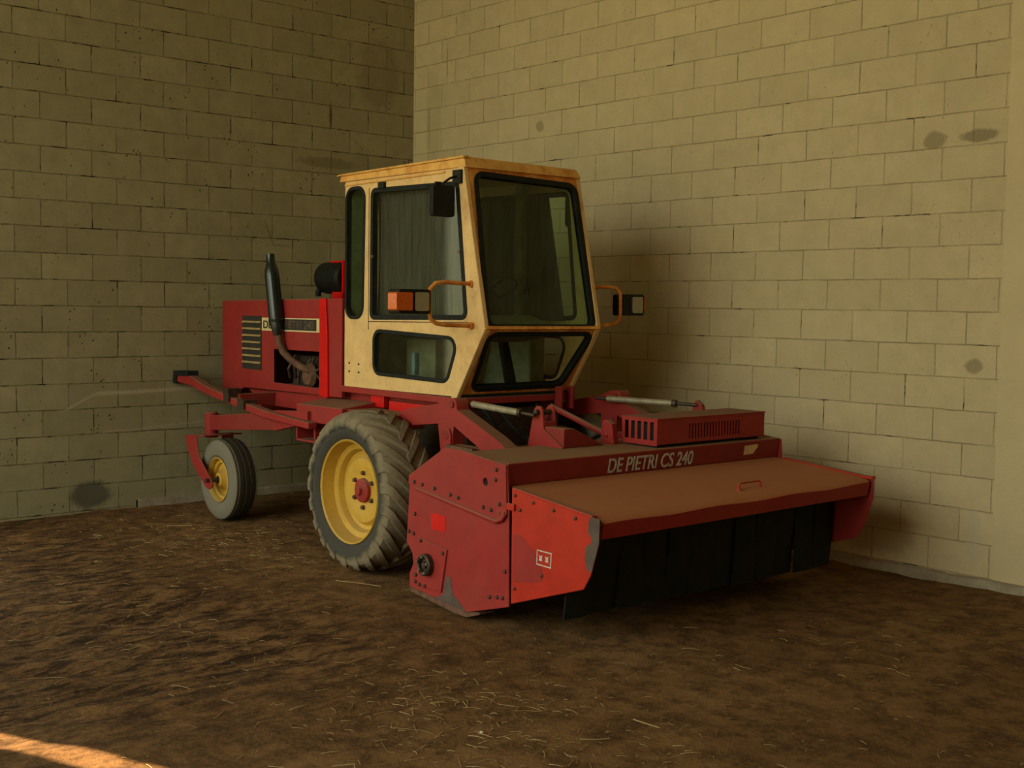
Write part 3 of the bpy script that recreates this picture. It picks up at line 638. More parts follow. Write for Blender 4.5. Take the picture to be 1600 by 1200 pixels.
# --- chassis --------------------------------------------------------
ch = MB()
ch.prism([(0.655, 0.965), (1.84, 0.985), (1.84, 0.88), (1.55, 0.855), (0.90, 0.855)], side(-2.06), 0, 0.10)
ch.prism([(0.655, 0.965), (1.84, 0.985), (1.84, 0.88), (1.55, 0.855), (0.90, 0.855)], side(my(-2.06)-0.10), 0, 0.10)
ch.box(1.80, 3.42, -2.02, -1.90, 0.86, 1.03).box(1.80, 3.42, my(-1.90), my(-2.02), 0.86, 1.03)
ch.box(0.60, 0.75, -2.0, my(-2.0), 0.75, 0.95)
chassis = mk('chassis_frame', ch, M['red'], root, bevel=0.006)
mk('front_cross_member', MB().box(3.38, 3.46, -2.02, my(-2.02), 0.62, 1.0), M['grease'], root)
mk('cross_panel', MB().box(2.9, 3.0, -1.95, my(-1.95), 0.35, 0.95).box(2.0, 3.0, -1.9, my(-1.9), 0.80, 0.86), M['grease'], root)
mk('hydraulic_pump', MB().lathe([(0, 0.06), (0.02, 0.10), (0.2, 0.10), (0.24, 0.05)], (2.7, -1.70, 0.92), 'x', 20), M['grease'], root)
mk('side_red_panel', MB().box(2.66, 3.36, -2.07, -2.03, 0.90, 1.005).box(2.44, 2.60, -2.07, -2.03, 0.95, 1.035), M['red_clean'], root, bevel=0.004)
# step box behind the drive wheel
sb = MB(); sb.hexa([(1.90, -2.34, 0.815), (2.50, -2.34, 0.835), (2.50, -2.06, 0.835), (1.90, -2.06, 0.815), (1.90, -2.34, 0.945), (2.50, -2.34, 0.950), (2.50, -2.06, 0.985), (1.90, -2.06, 0.975)])
step = mk('step_box', sb, M['red'], root, bevel=0.006)
mk('step_bracket', MB().box(1.90, 1.915, -2.34, -2.10, 0.690, 0.82).box(1.90, 2.30, -2.34, -2.10, 0.685, 0.698).box(2.14, 2.16, -2.34, -2.10, 0.69, 0.82), M['red'], step)
mk('running_board', MB().box(2.50, 3.05, -2.30, -2.06, 0.850, 0.945), M['beam'], root, bevel=0.005)
# drive axle
mk('drive_axle', MB().tube([(3.12, -2.40, 0.49), (3.12, my(-2.40), 0.49)], 0.07, 16).box(3.00, 3.24, -2.06, -1.94, 0.45, 0.88).box(3.00, 3.24, my(-1.94), my(-2.06), 0.45, 0.88), M['grease'], root, bevel=0.004)
mk('wheel_motor', MB().lathe([(0, 0.14), (0.12, 0.14), (0.16, 0.09)], (3.12, -2.42, 0.49), 'y', 24), M['grease'], root); mk('wheel_motor', MB().lathe([(0, 0.09), (0.04, 0.14), (0.16, 0.14)], (3.12, my(-2.42)-0.16, 0.49), 'y', 24), M['grease'], root)

# --- drive wheels ----------------------------------------------------
def drive_tyre():
    m_ = MB(); W = 0.165; R = 0.478
    prof = [(-W*0.86, 0.322), (-W*0.99, 0.345), (-W*1.06, 0.385), (-W*1.05, 0.425), (-W*0.96, 0.455), (-W*0.80, 0.468), (-W*0.4, R), (0, R+0.002), (W*0.4, R), (W*0.80, 0.468), (W*0.96, 0.455), (W*1.05, 0.425), (W*1.06, 0.385), (W*0.99, 0.345), (W*0.86, 0.322), (W*0.7, 0.305), (-W*0.7, 0.305)]
    m_.lathe(prof, seg=96, closed=True)
    N = 21
    def surf(a):                      # carcass outline by station a: 0 centre, 1 shoulder, 1.35 down the sidewall
        pts = [(0.0, R), (0.45, R-0.001), (0.80, 0.468), (0.97, 0.452), (1.05, 0.425), (1.07, 0.400)]
        st_ = [0, 0.42, 0.75, 0.95, 1.15, 1.3]
        for i in range(5):
            if a <= st_[i+1]:
                k_ = (a-st_[i])/(st_[i+1]-st_[i]); return pts[i][0]+(pts[i+1][0]-pts[i][0])*k_, pts[i][1]+(pts[i+1][1]-pts[i][1])*k_
        return pts[-1]
    for sgn in (-1, 1):
        for k in range(N):
            ph0 = 2*PI*(k+(0.5 if sgn > 0 else 0))/N; prev = None
            stations = [-0.06, 0.15, 0.4, 0.65, 0.85, 0.97, 1.08, 1.2, 1.3]
            for q, a in enumerate(stations):
                yy, rr = surf(max(a, 0)); yy = yy*W*sgn if a >= 0 else a*W*sgn
                ph = ph0-0.40*min(a, 1.0); hw = 0.055+0.030*min(max(a, 0), 1)
                hgt = 0.022 if a < 0.9 else max(0.002, 0.018-0.07*(a-0.9)); dn = rr-0.01; tp = rr+hgt
                ring = []
                for (pa, rad, ww) in ((ph-hw*1.15, dn, 1), (ph-hw*0.8, tp, 1), (ph+hw*0.8, tp, 1), (ph+hw*1.15, dn, 1)):
                    oy = yy+(sgn*0.008 if (a > 0.9 and rad == tp) else 0)
                    ring.append(m_.b.verts.new((rad*math.sin(pa), oy, rad*math.cos(pa))))
                if prev:
                    for j in range(4): m_.b.faces.new((prev[j], prev[(j+1) % 4], ring[(j+1) % 4], ring[j]))
                else: m_.b.faces.new(ring[::-1])
                prev = ring
            m_.b.faces.new(prev)
    return m_
def wheel(cx, cy, cz, sgn, first):
    """sgn = -1: outer face towards -y"""
    c = Vector((cx, cy, cz)); m_ = drive_tyre()
    bmesh.ops.translate(m_.b, verts=m_.b.verts, vec=c)
    ty = mk('drive_tyre', m_, M['tyre'], root, org=c, smooth=35)
    s = sgn
    def pf(l): return [(a*s, r) for a, r in l]
    rim = MB().lathe(pf([(0.150, 0.326), (0.158, 0.322), (0.150, 0.312), (0.120, 0.306), (0.075, 0.292), (0.062, 0.262), (0.040, 0.250), (0.028, 0.246), (0.020, 0.225), (0.026, 0.215), (0.048, 0.200), (0.052, 0.150), (0.040, 0.120), (0.038, 0.075), (0.0, 0.070), (-0.10, 0.10), (-0.12, 0.28), (-0.15, 0.316)]), c, 'y', 64, cap0=False)
    ro = mk('wheel_rim', rim, M['yellow'], ty, smooth=30)
    hb = MB().lathe(pf([(0.036, 0.078), (0.060, 0.074), (0.066, 0.066), (0.072, 0.030), (0.090, 0.026), (0.092, 0.012)]), c, 'y', 32)
    mk('hub_cap', hb, M['red'], ty, smooth=30)
    for k in range(6):
        a = PI/6+k*PI/3
        mk('wheel_nut', MB().lathe(pf([(0.036, 0.016), (0.040, 0.016), (0.060, 0.012)]), c+Vector((0.108*math.cos(a), 0, 0.108*math.sin(a))), 'y', 6), M['rust_metal'], ty)
wheel(3.12, -2.70+0.175, 0.497, -1, True)
wheel(3.12, my(-2.70+0.175), 0.497, 1, False)

# --- rear axle and casters ------------------------------------------
ax = MB(); ax.hexa([(0.74, -2.46, 0.655), (1.50, -2.30, 0.665), (1.50, -2.22, 0.665), (0.66, -2.40, 0.655), (0.74, -2.46, 0.775), (1.50, -2.30, 0.86), (1.50, -2.22, 0.86), (0.66, -2.40, 0.775)])
rear_y = -2.40
ax = MB(); ax.box(0.655, 0.755, rear_y, my(rear_y), 0.655, 0.775)
rear = mk('rear_axle_beam', ax, M['beam'], root, bevel=0.006)
mk('axle_stay', MB().hexa([(0.75, -2.44, 0.660), (1.66, -2.36, 0.735), (1.66, -2.30, 0.735), (0.75, -2.36, 0.660), (0.75, -2.44, 0.775), (1.66, -2.36, 0.868), (1.66, -2.30, 0.868), (0.75, -2.36, 0.775)]), M['beam'], rear, bevel=0.004)
mk('axle_stay_plate', MB().prism([(1.62, 0.725), (1.62, 0.875), (2.10, 0.905), (2.10, 0.82)], side(-2.37), 0, 0.05), M['red'], rear, bevel=0.004)
def caster(sgn, y_pivot):
    piv = MB().lathe([(0.60, 0.050), (0.61, 0.052), (0.79, 0.052), (0.80, 0.040)], (0.70, y_pivot, 0), 'z', 20)
    mk('caster_pivot', piv, M['red'], root, smooth=30)
    yo = y_pivot+sgn*0.16; yi = y_pivot-sgn*0.16
    f = MB()
    arm_ = [(0.560, 0.610), (0.745, 0.632), (0.760, 0.600), (0.80, 0.47), (1.02, 0.300), (1.03, 0.262), (0.985, 0.235), (0.930, 0.240), (0.700, 0.395), (0.600, 0.52)]
    y0, y1 = sorted((yo, yo-sgn*0.012)); f.prism(arm_, side(y0), 0, y1-y0)
    y0, y1 = sorted((yi, yi+sgn*0.012)); f.prism(arm_, side(y0), 0, y1-y0)
    a, b = sorted((yo, yi)); f.hexa([(0.560, a, 0.600), (0.90, a, 0.630), (0.90, b, 0.630), (0.560, b, 0.600), (0.560, a, 0.612), (0.90, a, 0.642), (0.90, b, 0.642), (0.560, b, 0.612)])
    fk = mk('caster_fork', f, M['red'], root, bevel=0.004)
    c = Vector((0.985, y_pivot, 0.305)); W = 0.10
    tm = MB().lathe([(-W*0.75, 0.165), (-W*0.98, 0.19), (-W*1.05, 0.23), (-W*1.0, 0.27), (-W*0.86, 0.296), (-W*0.80, 0.304), (-W*0.78, 0.296), (-W*0.62, 0.298), (-W*0.58, 0.307), (-W*0.30, 0.310), (-W*0.26, 0.300), (-W*0.16, 0.300), (-W*0.12, 0.311), (W*0.12, 0.311), (W*0.16, 0.300), (W*0.26, 0.300), (W*0.30, 0.310), (W*0.58, 0.307), (W*0.62, 0.298), (W*0.78, 0.296), (W*0.80, 0.304), (W*0.86, 0.296), (W*1.0, 0.27), (W*1.05, 0.23), (W*0.98, 0.19), (W*0.75, 0.165), (W*0.6, 0.15), (-W*0.6, 0.15)], c, 'y', 80, closed=True)
    ty = mk('caster_tyre', tm, M['tyre_small'], root, org=c, smooth=30)
    s = sgn
    mk('caster_rim', MB().lathe([(a_*s, r) for a_, r in [(0.090, 0.170), (0.094, 0.163), (0.075, 0.152), (0.055, 0.150), (0.050, 0.128), (0.030, 0.122), (0.030, 0.085), (0.060, 0.060), (0.085, 0.052), (0.09, 0.03), (-0.05, 0.03), (-0.08, 0.155)]], c, 'y', 48, cap0=False), M['yellow'], ty, smooth=30)
    mk('axle_bolt', MB().tube([c+Vector((0, -0.19, 0)), c+Vector((0, 0.19, 0))], 0.016, 12), M['grease'], fk)
caster(-1, -2.40); caster(1, my(-2.40))
# tow arm with rubber pad reaching back past the hood
ta = MB()
ta.prism([(0.105, 1.000), (0.105, 1.060), (0.36, 1.062), (0.60, 1.000), (1.20, 0.915), (1.60, 0.870), (2.20, 0.835), (2.20, 0.790), (1.55, 0.820), (1.30, 0.850), (0.62, 0.935), (0.36, 0.985)], side(-2.42), 0, 0.07)
tow = mk('tow_arm', ta, M['red'], root, bevel=0.006)
mk('rubber_pad', MB().prism(rounded([(0.060, 0.990), (0.075, 1.090), (0.345, 1.100), (0.350, 1.060), (0.130, 1.050), (0.125, 0.985)], 0.008, 3), side(-2.43), 0, 0.09), M['rubber'], tow)
mk('arm_pivot_clamp', MB().box(0.98, 1.06, -2.44, -2.33, 0.90, 1.0), M['grease'], tow); mk('arm_pivot_clamp', MB().box(1.20, 1.30, -2.44, -2.33, 0.86, 0.93), M['grease'], tow)
mk('arm_mount', MB().box(1.02, 1.10, -2.36, -2.05, 0.875, 0.96), M['beam'], tow)

# --- header ----------------------------------------------------------
HY0, HY1 = -2.78, -0.55
A = [(3.919, 0.703), (4.244, 0.886), (4.374, 0.892), (4.765, 0.850), (4.783, 0.623), (4.793, 0.136), (4.790, 0.125), (4.451, 0.030), (4.380, 0.036), (3.923, 0.070), (3.921, 0.148), (3.955, 0.205), (3.945, 0.265), (3.888, 0.325)]
hole = [(4.602+0.020*math.cos(a*PI/6), 0.745+0.022*math.sin(a*PI/6)) for a in range(12)]
near_plate = mk('header_side_plate', MB().prism(A, side(HY0), 0, 0.012, [hole]), M['red'], root, bevel=0.003)
far_plate = mk('header_side_plate', MB().prism(A, side(HY1-0.012), 0, 0.012), M['red'], root, bevel=0.003)
mk('reinforcing_plate', MB().prism([(3.919, 0.703), (4.244, 0.886), (4.374, 0.892), (4.765, 0.850), (4.776, 0.60), (4.745, 0.565), (4.707, 0.548), (4.66, 0.553), (3.976, 0.648), (3.915, 0.655)], side(HY0-0.010), 0, 0.010, [hole]), M['red'], near_plate, bevel=0.003)
mk('stiffening_rib', MB().tube([(3.985, HY0-0.010, 0.638), (4.30, HY0-0.012, 0.600), (4.695, HY0-0.012, 0.552), (4.745, HY0-0.012, 0.570), (4.772, HY0-0.012, 0.605)], 0.011, 10), M['red'], near_plate)
cover = mk('bearing_cover_plate', MB().prism([(4.023, 0.364), (4.277, 0.337), (4.229, 0.094), (3.990, 0.098), (3.975, 0.20)], side(HY0-0.010), 0, 0.010), M['red'], near_plate, bevel=0.003)
mk('bearing_hub', MB().lathe([(0.0, 0.062), (-0.030, 0.060), (-0.036, 0.052), (-0.030, 0.042), (-0.012, 0.038), (-0.014, 0.020), (-0.03, 0.016)], (4.105, HY0-0.010, 0.228), 'y', 28), M['grease'], cover)
for k in range(5):
    a = k*2*PI/5+0.3; mk('hub_bolt', MB().lathe([(0, 0.008), (-0.010, 0.008)], (4.105+0.046*math.cos(a), HY0-0.044, 0.228+0.046*math.sin(a)), 'y', 6), M['steel'], cover)
mk('clean_patch', MB().prism([(4.128, 0.430), (4.250, 0.428), (4.256, 0.512), (4.195, 0.520), (4.122, 0.514)], side(HY0-0.002), 0, 0.002), M['red_clean'], near_plate, label='square of clean bright red paint')
mk('worn_edge', MB().prism([(4.16, 0.052), (4.44, 0.033), (4.36, 0.085), (4.26, 0.10), (4.235, 0.125), (4.262, 0.20), (4.36, 0.19), (4.35, 0.10), (4.44, 0.05), (4.40, 0.028), (4.20, 0.046)][:3]+[(4.33, 0.10), (4.30, 0.19), (4.262, 0.19), (4.235, 0.085)], side(HY0-0.0018), 0, 0.0018), M['chip'], near_plate, label='bare scraped metal')
bolts = [(3.975, 0.672), (4.051, 0.666), (4.163, 0.658), (4.307, 0.641), (4.375, 0.635), (4.589, 0.613), (4.654, 0.607), (4.721, 0.646), (4.722, 0.598), (4.693, 0.819), (4.687, 0.767), (3.970, 0.491), (3.915, 0.385), (3.960, 0.379), (4.041, 0.352), (4.244, 0.314), (3.996, 0.153), (3.994, 0.115), (4.033, 0.105), (4.083, 0.104), (4.761, 0.304), (4.64, 0.150), (4.70, 0.160), (4.745, 0.165)]
mk('hole_shade_disc', MB().lathe([(0, 0.022), (0.004, 0.022)], (4.602, HY0+0.003, 0.745), 'y', 20), M['rubber'], near_plate)  # black disc standing in for the shade inside the plate hole
bp = None
for (x, z) in bolts:
    if bp is None:
        bp = mk('plate_bolt', MB().lathe([(0.0, 0.0105), (-0.008, 0.0105), (-0.011, 0.007)], (x, HY0-0.010, z), 'y', 8), M['grease'], near_plate, org=(x, HY0-0.010, z))
    else:
        clone(bp, near_plate, (x-bolts[0][0], 0 if z > 0.6 or (x < 4.26 and z < 0.36) else 0.010, z-bolts[0][1]))
# front end shields
B = [(4.803, 0.735), (5.385, 0.672), (5.440, 0.668), (5.436, 0.555), (5.384, 0.393), (5.337, 0.318), (4.806, 0.145)]
shield = mk('end_shield', MB().prism(B, side(HY0+0.002), 0, 0.008).prism([(4.803, 0.727), (5.385, 0.664), (5.387, 0.678), (4.804, 0.741)], side(HY0+0.002), 0, 0.035), M['orange'], root, bevel=0.003)
B2 = [(4.803, 0.735), (5.385, 0.690), (5.440, 0.686), (5.436, 0.56), (5.384, 0.41), (5.337, 0.32), (4.806, 0.145)]
shield2 = mk('end_shield', MB().prism(B2, side(HY1-0.010), 0, 0.008), M['red'], root, bevel=0.003)  # duller red than the near shield: shade of the inner face put into the colour
mk('shield_top_edge', MB().prism([(4.803, 0.727), (5.385, 0.680), (5.445, 0.680), (5.440, 0.694), (5.385, 0.694), (4.804, 0.741)], side(HY1-0.035), 0, 0.037), M['orange'], shield2)
ch1 = rounded([(5.395, 0.668), (5.441, 0.669), (5.437, 0.553), (5.392, 0.410), (5.352, 0.470), (5.362, 0.540), (5.400, 0.560), (5.372, 0.610)][:8], 0.006, 2)
mk('chipped_edge', MB().prism([(5.378, 0.672), (5.4415, 0.669), (5.4375, 0.553), (5.392, 0.408), (5.362, 0.42), (5.345, 0.470), (5.352, 0.528), (5.385, 0.548), (5.388, 0.572), (5.366, 0.595), (5.365, 0.640)], side(HY0), 0, 0.002), M['chip'], shield, label='front edge scraped to bare metal')
mk('worn_paint_patch', MB().prism(rounded([(4.815, 0.52), (4.90, 0.50), (5.02, 0.40), (5.06, 0.30), (4.97, 0.285), (4.82, 0.26)], 0.03, 3), side(HY0+0.0008), 0, 0.0012), M['red'], shield, label='patch where the paint is dulled')
stk = mk('warning_sticker', MB().ring([(5.000, 0.382), (5.108, 0.379), (5.112, 0.456), (5.003, 0.458)], [(5.006, 0.388), (5.102, 0.385), (5.106, 0.450), (5.009, 0.452)], side(HY0-0.0004), 0, 0.0014), M['white_mark'], shield, label='worn white-bordered sticker with two pictograms')
for x in (5.030, 5.075):
    mk('sticker_pictogram', MB().prism([(x-0.012, 0.405), (x+0.014, 0.405), (x+0.010, 0.420), (x+0.016, 0.435), (x, 0.428), (x-0.012, 0.434), (x-0.006, 0.418)], side(HY0-0.0004), 0, 0.0014), M['white_mark'], stk)
sbp = None
for (x, z) in ((4.969, 0.685), (5.121, 0.668), (5.275, 0.651), (4.870, 0.635), (4.830, 0.704), (4.835, 0.229), (5.040, 0.332)):
    if sbp is None: sbp = mk('shield_bolt', MB().lathe([(0.0, 0.009), (-0.006, 0.009), (-0.009, 0.005)], (x, HY0+0.002, z), 'y', 8), M['grease'], shield, org=(x, HY0+0.002, z)); p0 = (x, z)
    else: clone(sbp, shield, (x-p0[0], 0, z-p0[1]))
mk('shield_hinge', MB().box(4.775, 4.835, HY0-0.012, HY0+0.004, 0.625, 0.66), M['orange'], shield, bevel=0.003)
# box beam across the header
beam = mk('header_beam', MB().prism([(4.27, 0.735), (4.745, 0.735), (4.762, 0.858), (4.27, 0.862)], side(HY0+0.012), 0, HY1-HY0-0.024), M['beam'], root, bevel=0.008)
text_mesh('beam_lettering', 'DE PIETRI CS 240', 0.115, M['white_mark'], beam, (4.7515, -2.055, 0.752), (0, 1, 0), (0.137, 0, 1), width=0.69, shear=0.10)
mk('maker_sticker', MB().hexa([(4.7505, -0.90, 0.772), (4.7505, -0.775, 0.776), (4.750, -0.775, 0.776), (4.750, -0.90, 0.772), (4.7585, -0.90, 0.828), (4.7585, -0.775, 0.832), (4.757, -0.775, 0.832), (4.757, -0.90, 0.828)]), M['label_cream'], beam, label='blank faded cream sticker')
# deck sheet between the shields, drooping lip at the front edge
mb = MB(); prev = None; nU = 40
for i in range(nU+1):
    u = i/nU; y = HY0+0.036+(HY1-0.036-HY0-0.036)*u; lift = 0.018*u; wv = 0.004*math.sin(u*21)
    cur = [mb.b.verts.new(p) for p in ((4.74, y, 0.738), (5.05, y, 0.705+lift*0.5), (5.36, y, 0.668+lift), (5.415, y, 0.652+lift+wv), (5.428, y, 0.640+lift+wv), (5.415, y, 0.565+lift), (5.408, y, 0.565+lift), (5.415, y, 0.630+lift+wv), (5.40, y, 0.640+lift), (4.74, y, 0.722))]
    if prev:
        for q in range(10): mb.b.faces.new((prev[q], prev[(q+1) % 10], cur[(q+1) % 10], cur[q]))
    prev = cur
deck = mk('header_deck', mb, M['deck'], root, smooth=50)
mk('deck_handle', MB().tube([(5.29, -1.595, 0.685), (5.29, -1.595, 0.712), (5.285, -1.585, 0.720), (5.285, -1.425, 0.722), (5.29, -1.415, 0.714), (5.29, -1.415, 0.69)], 0.006, 8).lathe([(0.0, 0.022), (0.012, 0.016)], (5.29, -1.595, 0.682), 'z', 12), M['orange'], deck)
# rubber curtain under the lip, one flap per strip
nf = 12; wf = (HY1-HY0-0.08)/nf
for k in range(nf):
    y0 = HY0+0.04+wf*k; mb = MB(); rows = 6; prev = None
    for j in range(rows+1):
        z = 0.600-0.078*j; xx = 5.20+0.006*math.sin(k*1.7+j*0.5)-0.008*j*(0.7+0.2*math.sin(k*2.3))
        cur = [mb.b.verts.new((xx+dx, yy, z)) for yy, dx in ((y0-0.004, 0), (y0+wf*0.5, 0.006), (y0+wf+0.004, -0.004), (y0+wf+0.004, -0.010), (y0+wf*0.5, 0.0), (y0-0.004, -0.006))]
        if prev:
            for q in range(6): mb.b.faces.new((prev[q], prev[(q+1) % 6], cur[(q+1) % 6], cur[q]))
        else: mb.b.faces.new(cur[::-1])
        prev = cur
    mb.b.faces.new(prev); mk('rubber_flap', mb, M['rubber'], root)
mk('cutting_rotor', MB().tube([(4.55, HY0+0.03, 0.33), (4.55, HY1-0.03, 0.33)], 0.16, 20), M['grease'], root)
mk('rotor_hood', MB().prism([(3.98, 0.10), (4.0, 0.10), (4.02, 0.62), (4.27, 0.74), (4.27, 0.76), (4.0, 0.66)], side(HY0+0.02), 0, HY1-HY0-0.04), M['beam'], root)
sk = [(3.925, 0.072), (4.38, 0.038), (4.452, 0.032), (4.56, 0.052), (4.56, 0.040), (4.45, 0.004), (4.36, 0.004), (3.925, 0.050)]
mk('skid_shoe', MB().prism(sk, side(HY0-0.004), 0, 0.10), M['rust_metal'], near_plate)
mk('skid_shoe', MB().prism(sk, side(HY1-0.096), 0, 0.10), M['rust_metal'], far_plate)
# slatted box on the beam
bx0, bx1, by0, by1, bz0, bz1 = 4.455, 4.735, -1.650, -0.690, 0.870, 1.022
mb = MB(); slots = [[(bx0+0.024+0.050*k, bz0+0.030), (bx0+0.024+0.050*k+0.029, bz0+0.030), (bx0+0.024+0.050*k+0.029, bz1-0.018), (bx0+0.024+0.050*k, bz1-0.018)] for k in range(5)]
mb.prism([(bx0, bz0), (bx1, bz0), (bx1, bz1), (bx0, bz1)], side(by0), 0, 0.006, slots)
mb.prism([(bx0, bz0), (bx1, bz0), (bx1, bz1), (bx0, bz1)], side(by1-0.006), 0, 0.006)
nS_ = 18; fs = [[(by0+0.27+0.026*k, bz0+0.030), (by0+0.27+0.026*k+0.013, bz0+0.030), (by0+0.27+0.026*k+0.013, bz1-0.035), (by0+0.27+0.026*k, bz1-0.035)] for k in range(nS_)]
mb.prism([(by0+0.006, bz0+0.008), (by1-0.006, bz0+0.008), (by1-0.006, bz1-0.002), (by0+0.006, bz1-0.002)], front(bx1-0.006), 0, 0.006, fs)
mb.box(bx0, bx0+0.006, by0+0.006, by1-0.006, bz0, bz1-0.002).box(bx0-0.004, bx1+0.004, by0-0.004, by1+0.004, bz1-0.002, bz1+0.005)
vb = mk('vented_box', mb, M['red'], root)
mk('box_inner', MB().box(bx0+0.03, bx1-0.04, by0+0.05, by1-0.05, bz0, bz1-0.03), M['rubber'], vb)
mk('box_foot', MB().box(bx0+0.02, bx1-0.03, by0+0.02, by1-0.02, 0.860, bz0+0.002), M['rubber'], vb)
# clevis on the beam with its gusset
cl = MB(); plate_ = [(4.150, 0.800), (4.215, 1.065), (4.235, 1.085), (4.270, 1.085), (4.285, 1.065), (4.300, 0.955), (4.46, 0.866), (4.46, 0.845), (4.27, 0.80)]
cl.prism(plate_, side(-2.125), 0, 0.012); cl.prism(plate_, side(-2.035), 0, 0.012); cl.box(4.285, 4.297, -2.12, -2.03, 0.86, 1.0)
clev = mk('clevis_bracket', cl, M['red'], root, bevel=0.002)
mk('clevis_gusset', MB().prism([(-2.113, 0.862), (-2.113, 0.970), (-2.04, 0.970), (-1.80, 0.862)], front(4.29), 0, 0.17), M['beam'], clev, bevel=0.003)
mk('clevis_pin', MB().tube([(4.252, -2.15, 1.050), (4.252, -2.00, 1.050)], 0.016, 12), M['grease'], clev)
# lift arms
arm = [(3.200, 0.895), (3.200, 0.985), (3.30, 1.012), (3.595, 1.062), (3.690, 1.100), (3.765, 1.108), (3.785, 1.090), (3.795, 1.040), (4.150, 0.905), (4.260, 0.850), (4.260, 0.815), (4.030, 0.825), (3.760, 0.945), (3.610, 0.945)]
leg_ = [(3.605, 0.960), (3.765, 0.960), (3.745, 0.760), (3.640, 0.760)]
for y, s_ in ((-2.36, 0), (my(-2.36)-0.09, 1)):
    la = mk('lift_arm', MB().prism(arm, side(y), 0, 0.09).prism(leg_, side(y+0.001), 0, 0.088), M['red'], root)
    mk('arm_eye', MB().lathe([(-0.014, 0.030), (0.104, 0.030)], (3.70, y, 0.885), 'y', 20).lathe([(-0.010, 0.022), (0.100, 0.022)], (3.745, y, 1.070), 'y', 20), M['beam'], la)
    mk('arm_link_plate', MB().prism([(3.655, 0.72), (3.66, 0.89), (3.69, 0.925), (3.73, 0.925), (3.75, 0.89), (3.745, 0.72)], side(y-0.012), 0, 0.012), M['red'], la, bevel=0.003)
mk('header_hinge_bar', MB().box(3.76, 4.02, -2.42, -2.38, 0.795, 0.835), M['rust_metal'], root, bevel=0.003)
mk('header_rear_frame', MB().box(3.66, 3.74, -2.30, my(-2.30), 0.70, 0.78).box(3.70, 4.28, -2.36, -2.29, 0.76, 0.83).box(3.70, 4.28, my(-2.29), my(-2.36), 0.76, 0.83), M['beam'], root, bevel=0.004)
# top-link cylinders
def cyl(p0, p1, rb=0.020, rr=0.011, split=0.62):
    p0, p1 = Vector(p0), Vector(p1); m0 = p0+(p1-p0)*0.12; m1 = p0+(p1-p0)*split
    o = mk('hydraulic_cylinder', MB().tube([m0, m1], rb, 14), M['rod'], root)
    mk('cylinder_rod', MB().tube([p0, m0], rr, 10).tube([m1, p1], rr, 10), M['grease'], o)
    mk('cylinder_collar', MB().tube([m1-(p1-p0)*0.02, m1+(p1-p0)*0.02], rb*1.25, 14), M['grease'], o)
cyl((3.74, -2.26, 1.075), (4.26, -2.16, 1.035), split=0.80)
cyl((3.66, -1.10, 1.055), (4.34, -0.86, 1.045), split=0.78)
mk('cylinder_mount', MB().prism([(4.28, 0.86), (4.30, 1.05), (4.33, 1.075), (4.37, 1.05), (4.42, 0.86)], side(-0.86), 0, 0.03), M['red'], root, bevel=0.003)
mk('link_rod', MB().tube([(3.80, -1.62, 1.030), (4.42, -1.72, 0.905)], 0.018, 12), M['red'], root)
mk('link_rod_bracket', MB().prism([(4.36, 0.86), (4.37, 0.99), (4.40, 1.0), (4.45, 0.98), (4.47, 0.86)], side(-1.73), 0, 0.04), M['red'], root, bevel=0.003)
mk('cab_front_bracket', MB().box(3.50, 3.56, -1.32, -1.30, 0.98, 1.13), M['red'], root, bevel=0.003); mk('cab_front_bracket', MB().box(3.50, 3.56, -1.22, -1.20, 0.98, 1.13), M['red'], root, bevel=0.003)
mk('gearbox', MB().lathe([(0, 0.06), (0.04, 0.12), (0.22, 0.12), (0.28, 0.06)], (3.75, -1.60, 0.78), 'x', 20).box(3.82, 3.98, -1.72, -1.48, 0.60, 0.74), M['grease'], root)
hs = [[(3.55, -1.85, 1.02), (3.70, -1.84, 0.90), (3.90, -1.86, 0.84), (4.10, -1.84, 0.90), (4.28, -1.80, 0.84)], [(3.52, -1.50, 1.02), (3.66, -1.45, 0.84), (3.88, -1.42, 0.80), (4.12, -1.45, 0.88), (4.30, -1.50, 0.83)], [(3.55, -1.98, 1.02), (3.68, -1.98, 0.93), (3.80, -2.00, 0.80)]]
for h_ in hs:
    P = [Vector(p) for p in h_]; pts = []
    for i in range(len(P)-1):
        a0, a1, a2, a3 = P[max(i-1, 0)], P[i], P[i+1], P[min(i+2, len(P)-1)]
        for q in range(6):
            s_ = q/6; pts.append(0.5*((2*a1)+(a2-a0)*s_+(2*a0-5*a1+4*a2-a3)*s_*s_+(3*a1-a0-3*a2+a3)*s_**3))
    pts.append(P[-1]); mk('hydraulic_hose', MB().tube(pts, 0.012, 8), M['rubber'], root)

# ------------------------------------------------------------------ straw, stones
def straw_piece(mb, x, y, L, a, r, bend, lift=0.004, z0=None):
    pts = []
    for i in range(5):
        s_ = i/4-0.5; aa = a+bend*s_
        px, py = x+math.cos(aa)*L*s_, y+math.sin(aa)*L*s_
        pts.append((px, py, gz(px, py)+r+lift*(1-abs(s_)*1.2)))
    mb.tube(pts, r, 4)
rs = random.Random(11); mb = MB()
def cluster(n, cx, cy, sx_, sy_, Ls=(0.02, 0.10), ang=None):
    for _ in range(n):
        x = rs.gauss(cx, sx_); y = rs.gauss(cy, sy_)
        if not (0.05 < x < 12.5 and -12 < y < -0.06): continue
        L_ = rs.uniform(*Ls)*rs.random()**0.4
        if math.hypot(x-6.66, y+1.27) < 0.16: continue
        straw_piece(mb, x, y, L_, rs.uniform(0, PI) if ang is None else rs.gauss(ang, 0.5), rs.uniform(0.0006, 0.0016), rs.uniform(-0.35, 0.35))
cluster(200, 1.0, -3.2, 0.8, 0.9); cluster(170, 1.6, -2.9, 0.5, 0.3); cluster(200, 3.2, -4.2, 1.1, 0.6)
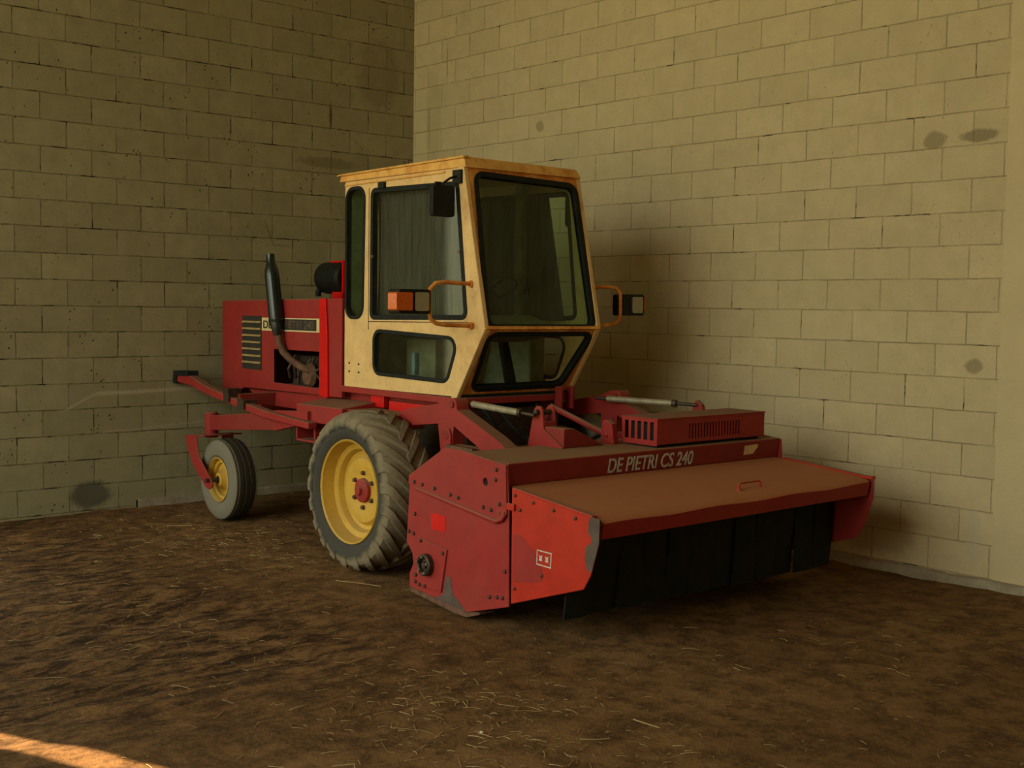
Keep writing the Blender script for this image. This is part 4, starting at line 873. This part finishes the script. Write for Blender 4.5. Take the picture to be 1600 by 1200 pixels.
cluster(170, 5.2, -3.9, 1.2, 0.7); cluster(170, 6.3, -3.4, 0.8, 0.8); cluster(110, 6.2, -1.6, 0.6, 0.6); cluster(90, 2.4, -3.0, 0.4, 0.2)
cluster(140, 5.4, -3.9, 0.25, 0.3, (0.03, 0.12)); cluster(120, 6.2, -4.0, 0.3, 0.3, (0.03, 0.10))
world_mesh('scattered_straw', mb, M['straw'], 'stuff', 'loose bits of dry straw strewn over the dirt floor', 'straw', smooth=180)
def stalk(x0, y0, x1, y1, label, kink=None, r=0.0024):
    mb = MB(); P = [(x0, y0)]+([kink] if kink else [((x0+x1)/2+0.006, (y0+y1)/2-0.004)])+[(x1, y1)]
    mb.tube([(p[0], p[1], gz(*p)+r+0.006) for p in P], r, 6)
    world_mesh('straw_stalk', mb, M['straw'], None, label, 'straw', loc=(x0, y0, gz(x0, y0)))
stalk(3.22, -2.96, 3.50, -2.83, 'long pale straw stalk lying at the foot of the big drive wheel')
stalk(0.92, -2.93, 1.06, -2.80, 'straw stalk on the dirt left of the small rear wheel')
stalk(6.05, -3.41, 6.18, -3.40, 'straight straw stalk alone on the floor, right of bottom centre')
stalk(6.08, -3.74, 6.14, -3.64, 'thin straw lying near the bottom edge just right of centre')
stalk(5.69, -4.60, 5.76, -4.55, 'bent straw stalk at the bottom edge below the drive wheel', kink=(5.73, -4.53))
def stone(x, y, r, mat, label, cat, nm, sq=0.6):
    mb = MB(); bmesh.ops.create_icosphere(mb.b, subdivisions=3, radius=r)
    for v in mb.b.verts:
        k_ = 1+0.28*noise.noise(v.co/r*1.3+Vector((x, y, 0))); v.co = Vector((v.co.x*k_*1.2, v.co.y*k_, v.co.z*k_*sq))
    bmesh.ops.translate(mb.b, verts=mb.b.verts, vec=(x, y, gz(x, y)+r*sq*0.7))
    world_mesh(nm, mb, mat, None, label, cat, loc=(x, y, gz(x, y)), smooth=60)
stone(6.66, -1.27, 0.040, M['stone'], 'dark stone on the dirt at the right edge of the view', 'stone', 'stone')
stone(5.75, -3.95, 0.008, M['white_stone'], 'small white pebble on the dirt below the header', 'pebble', 'pebble')
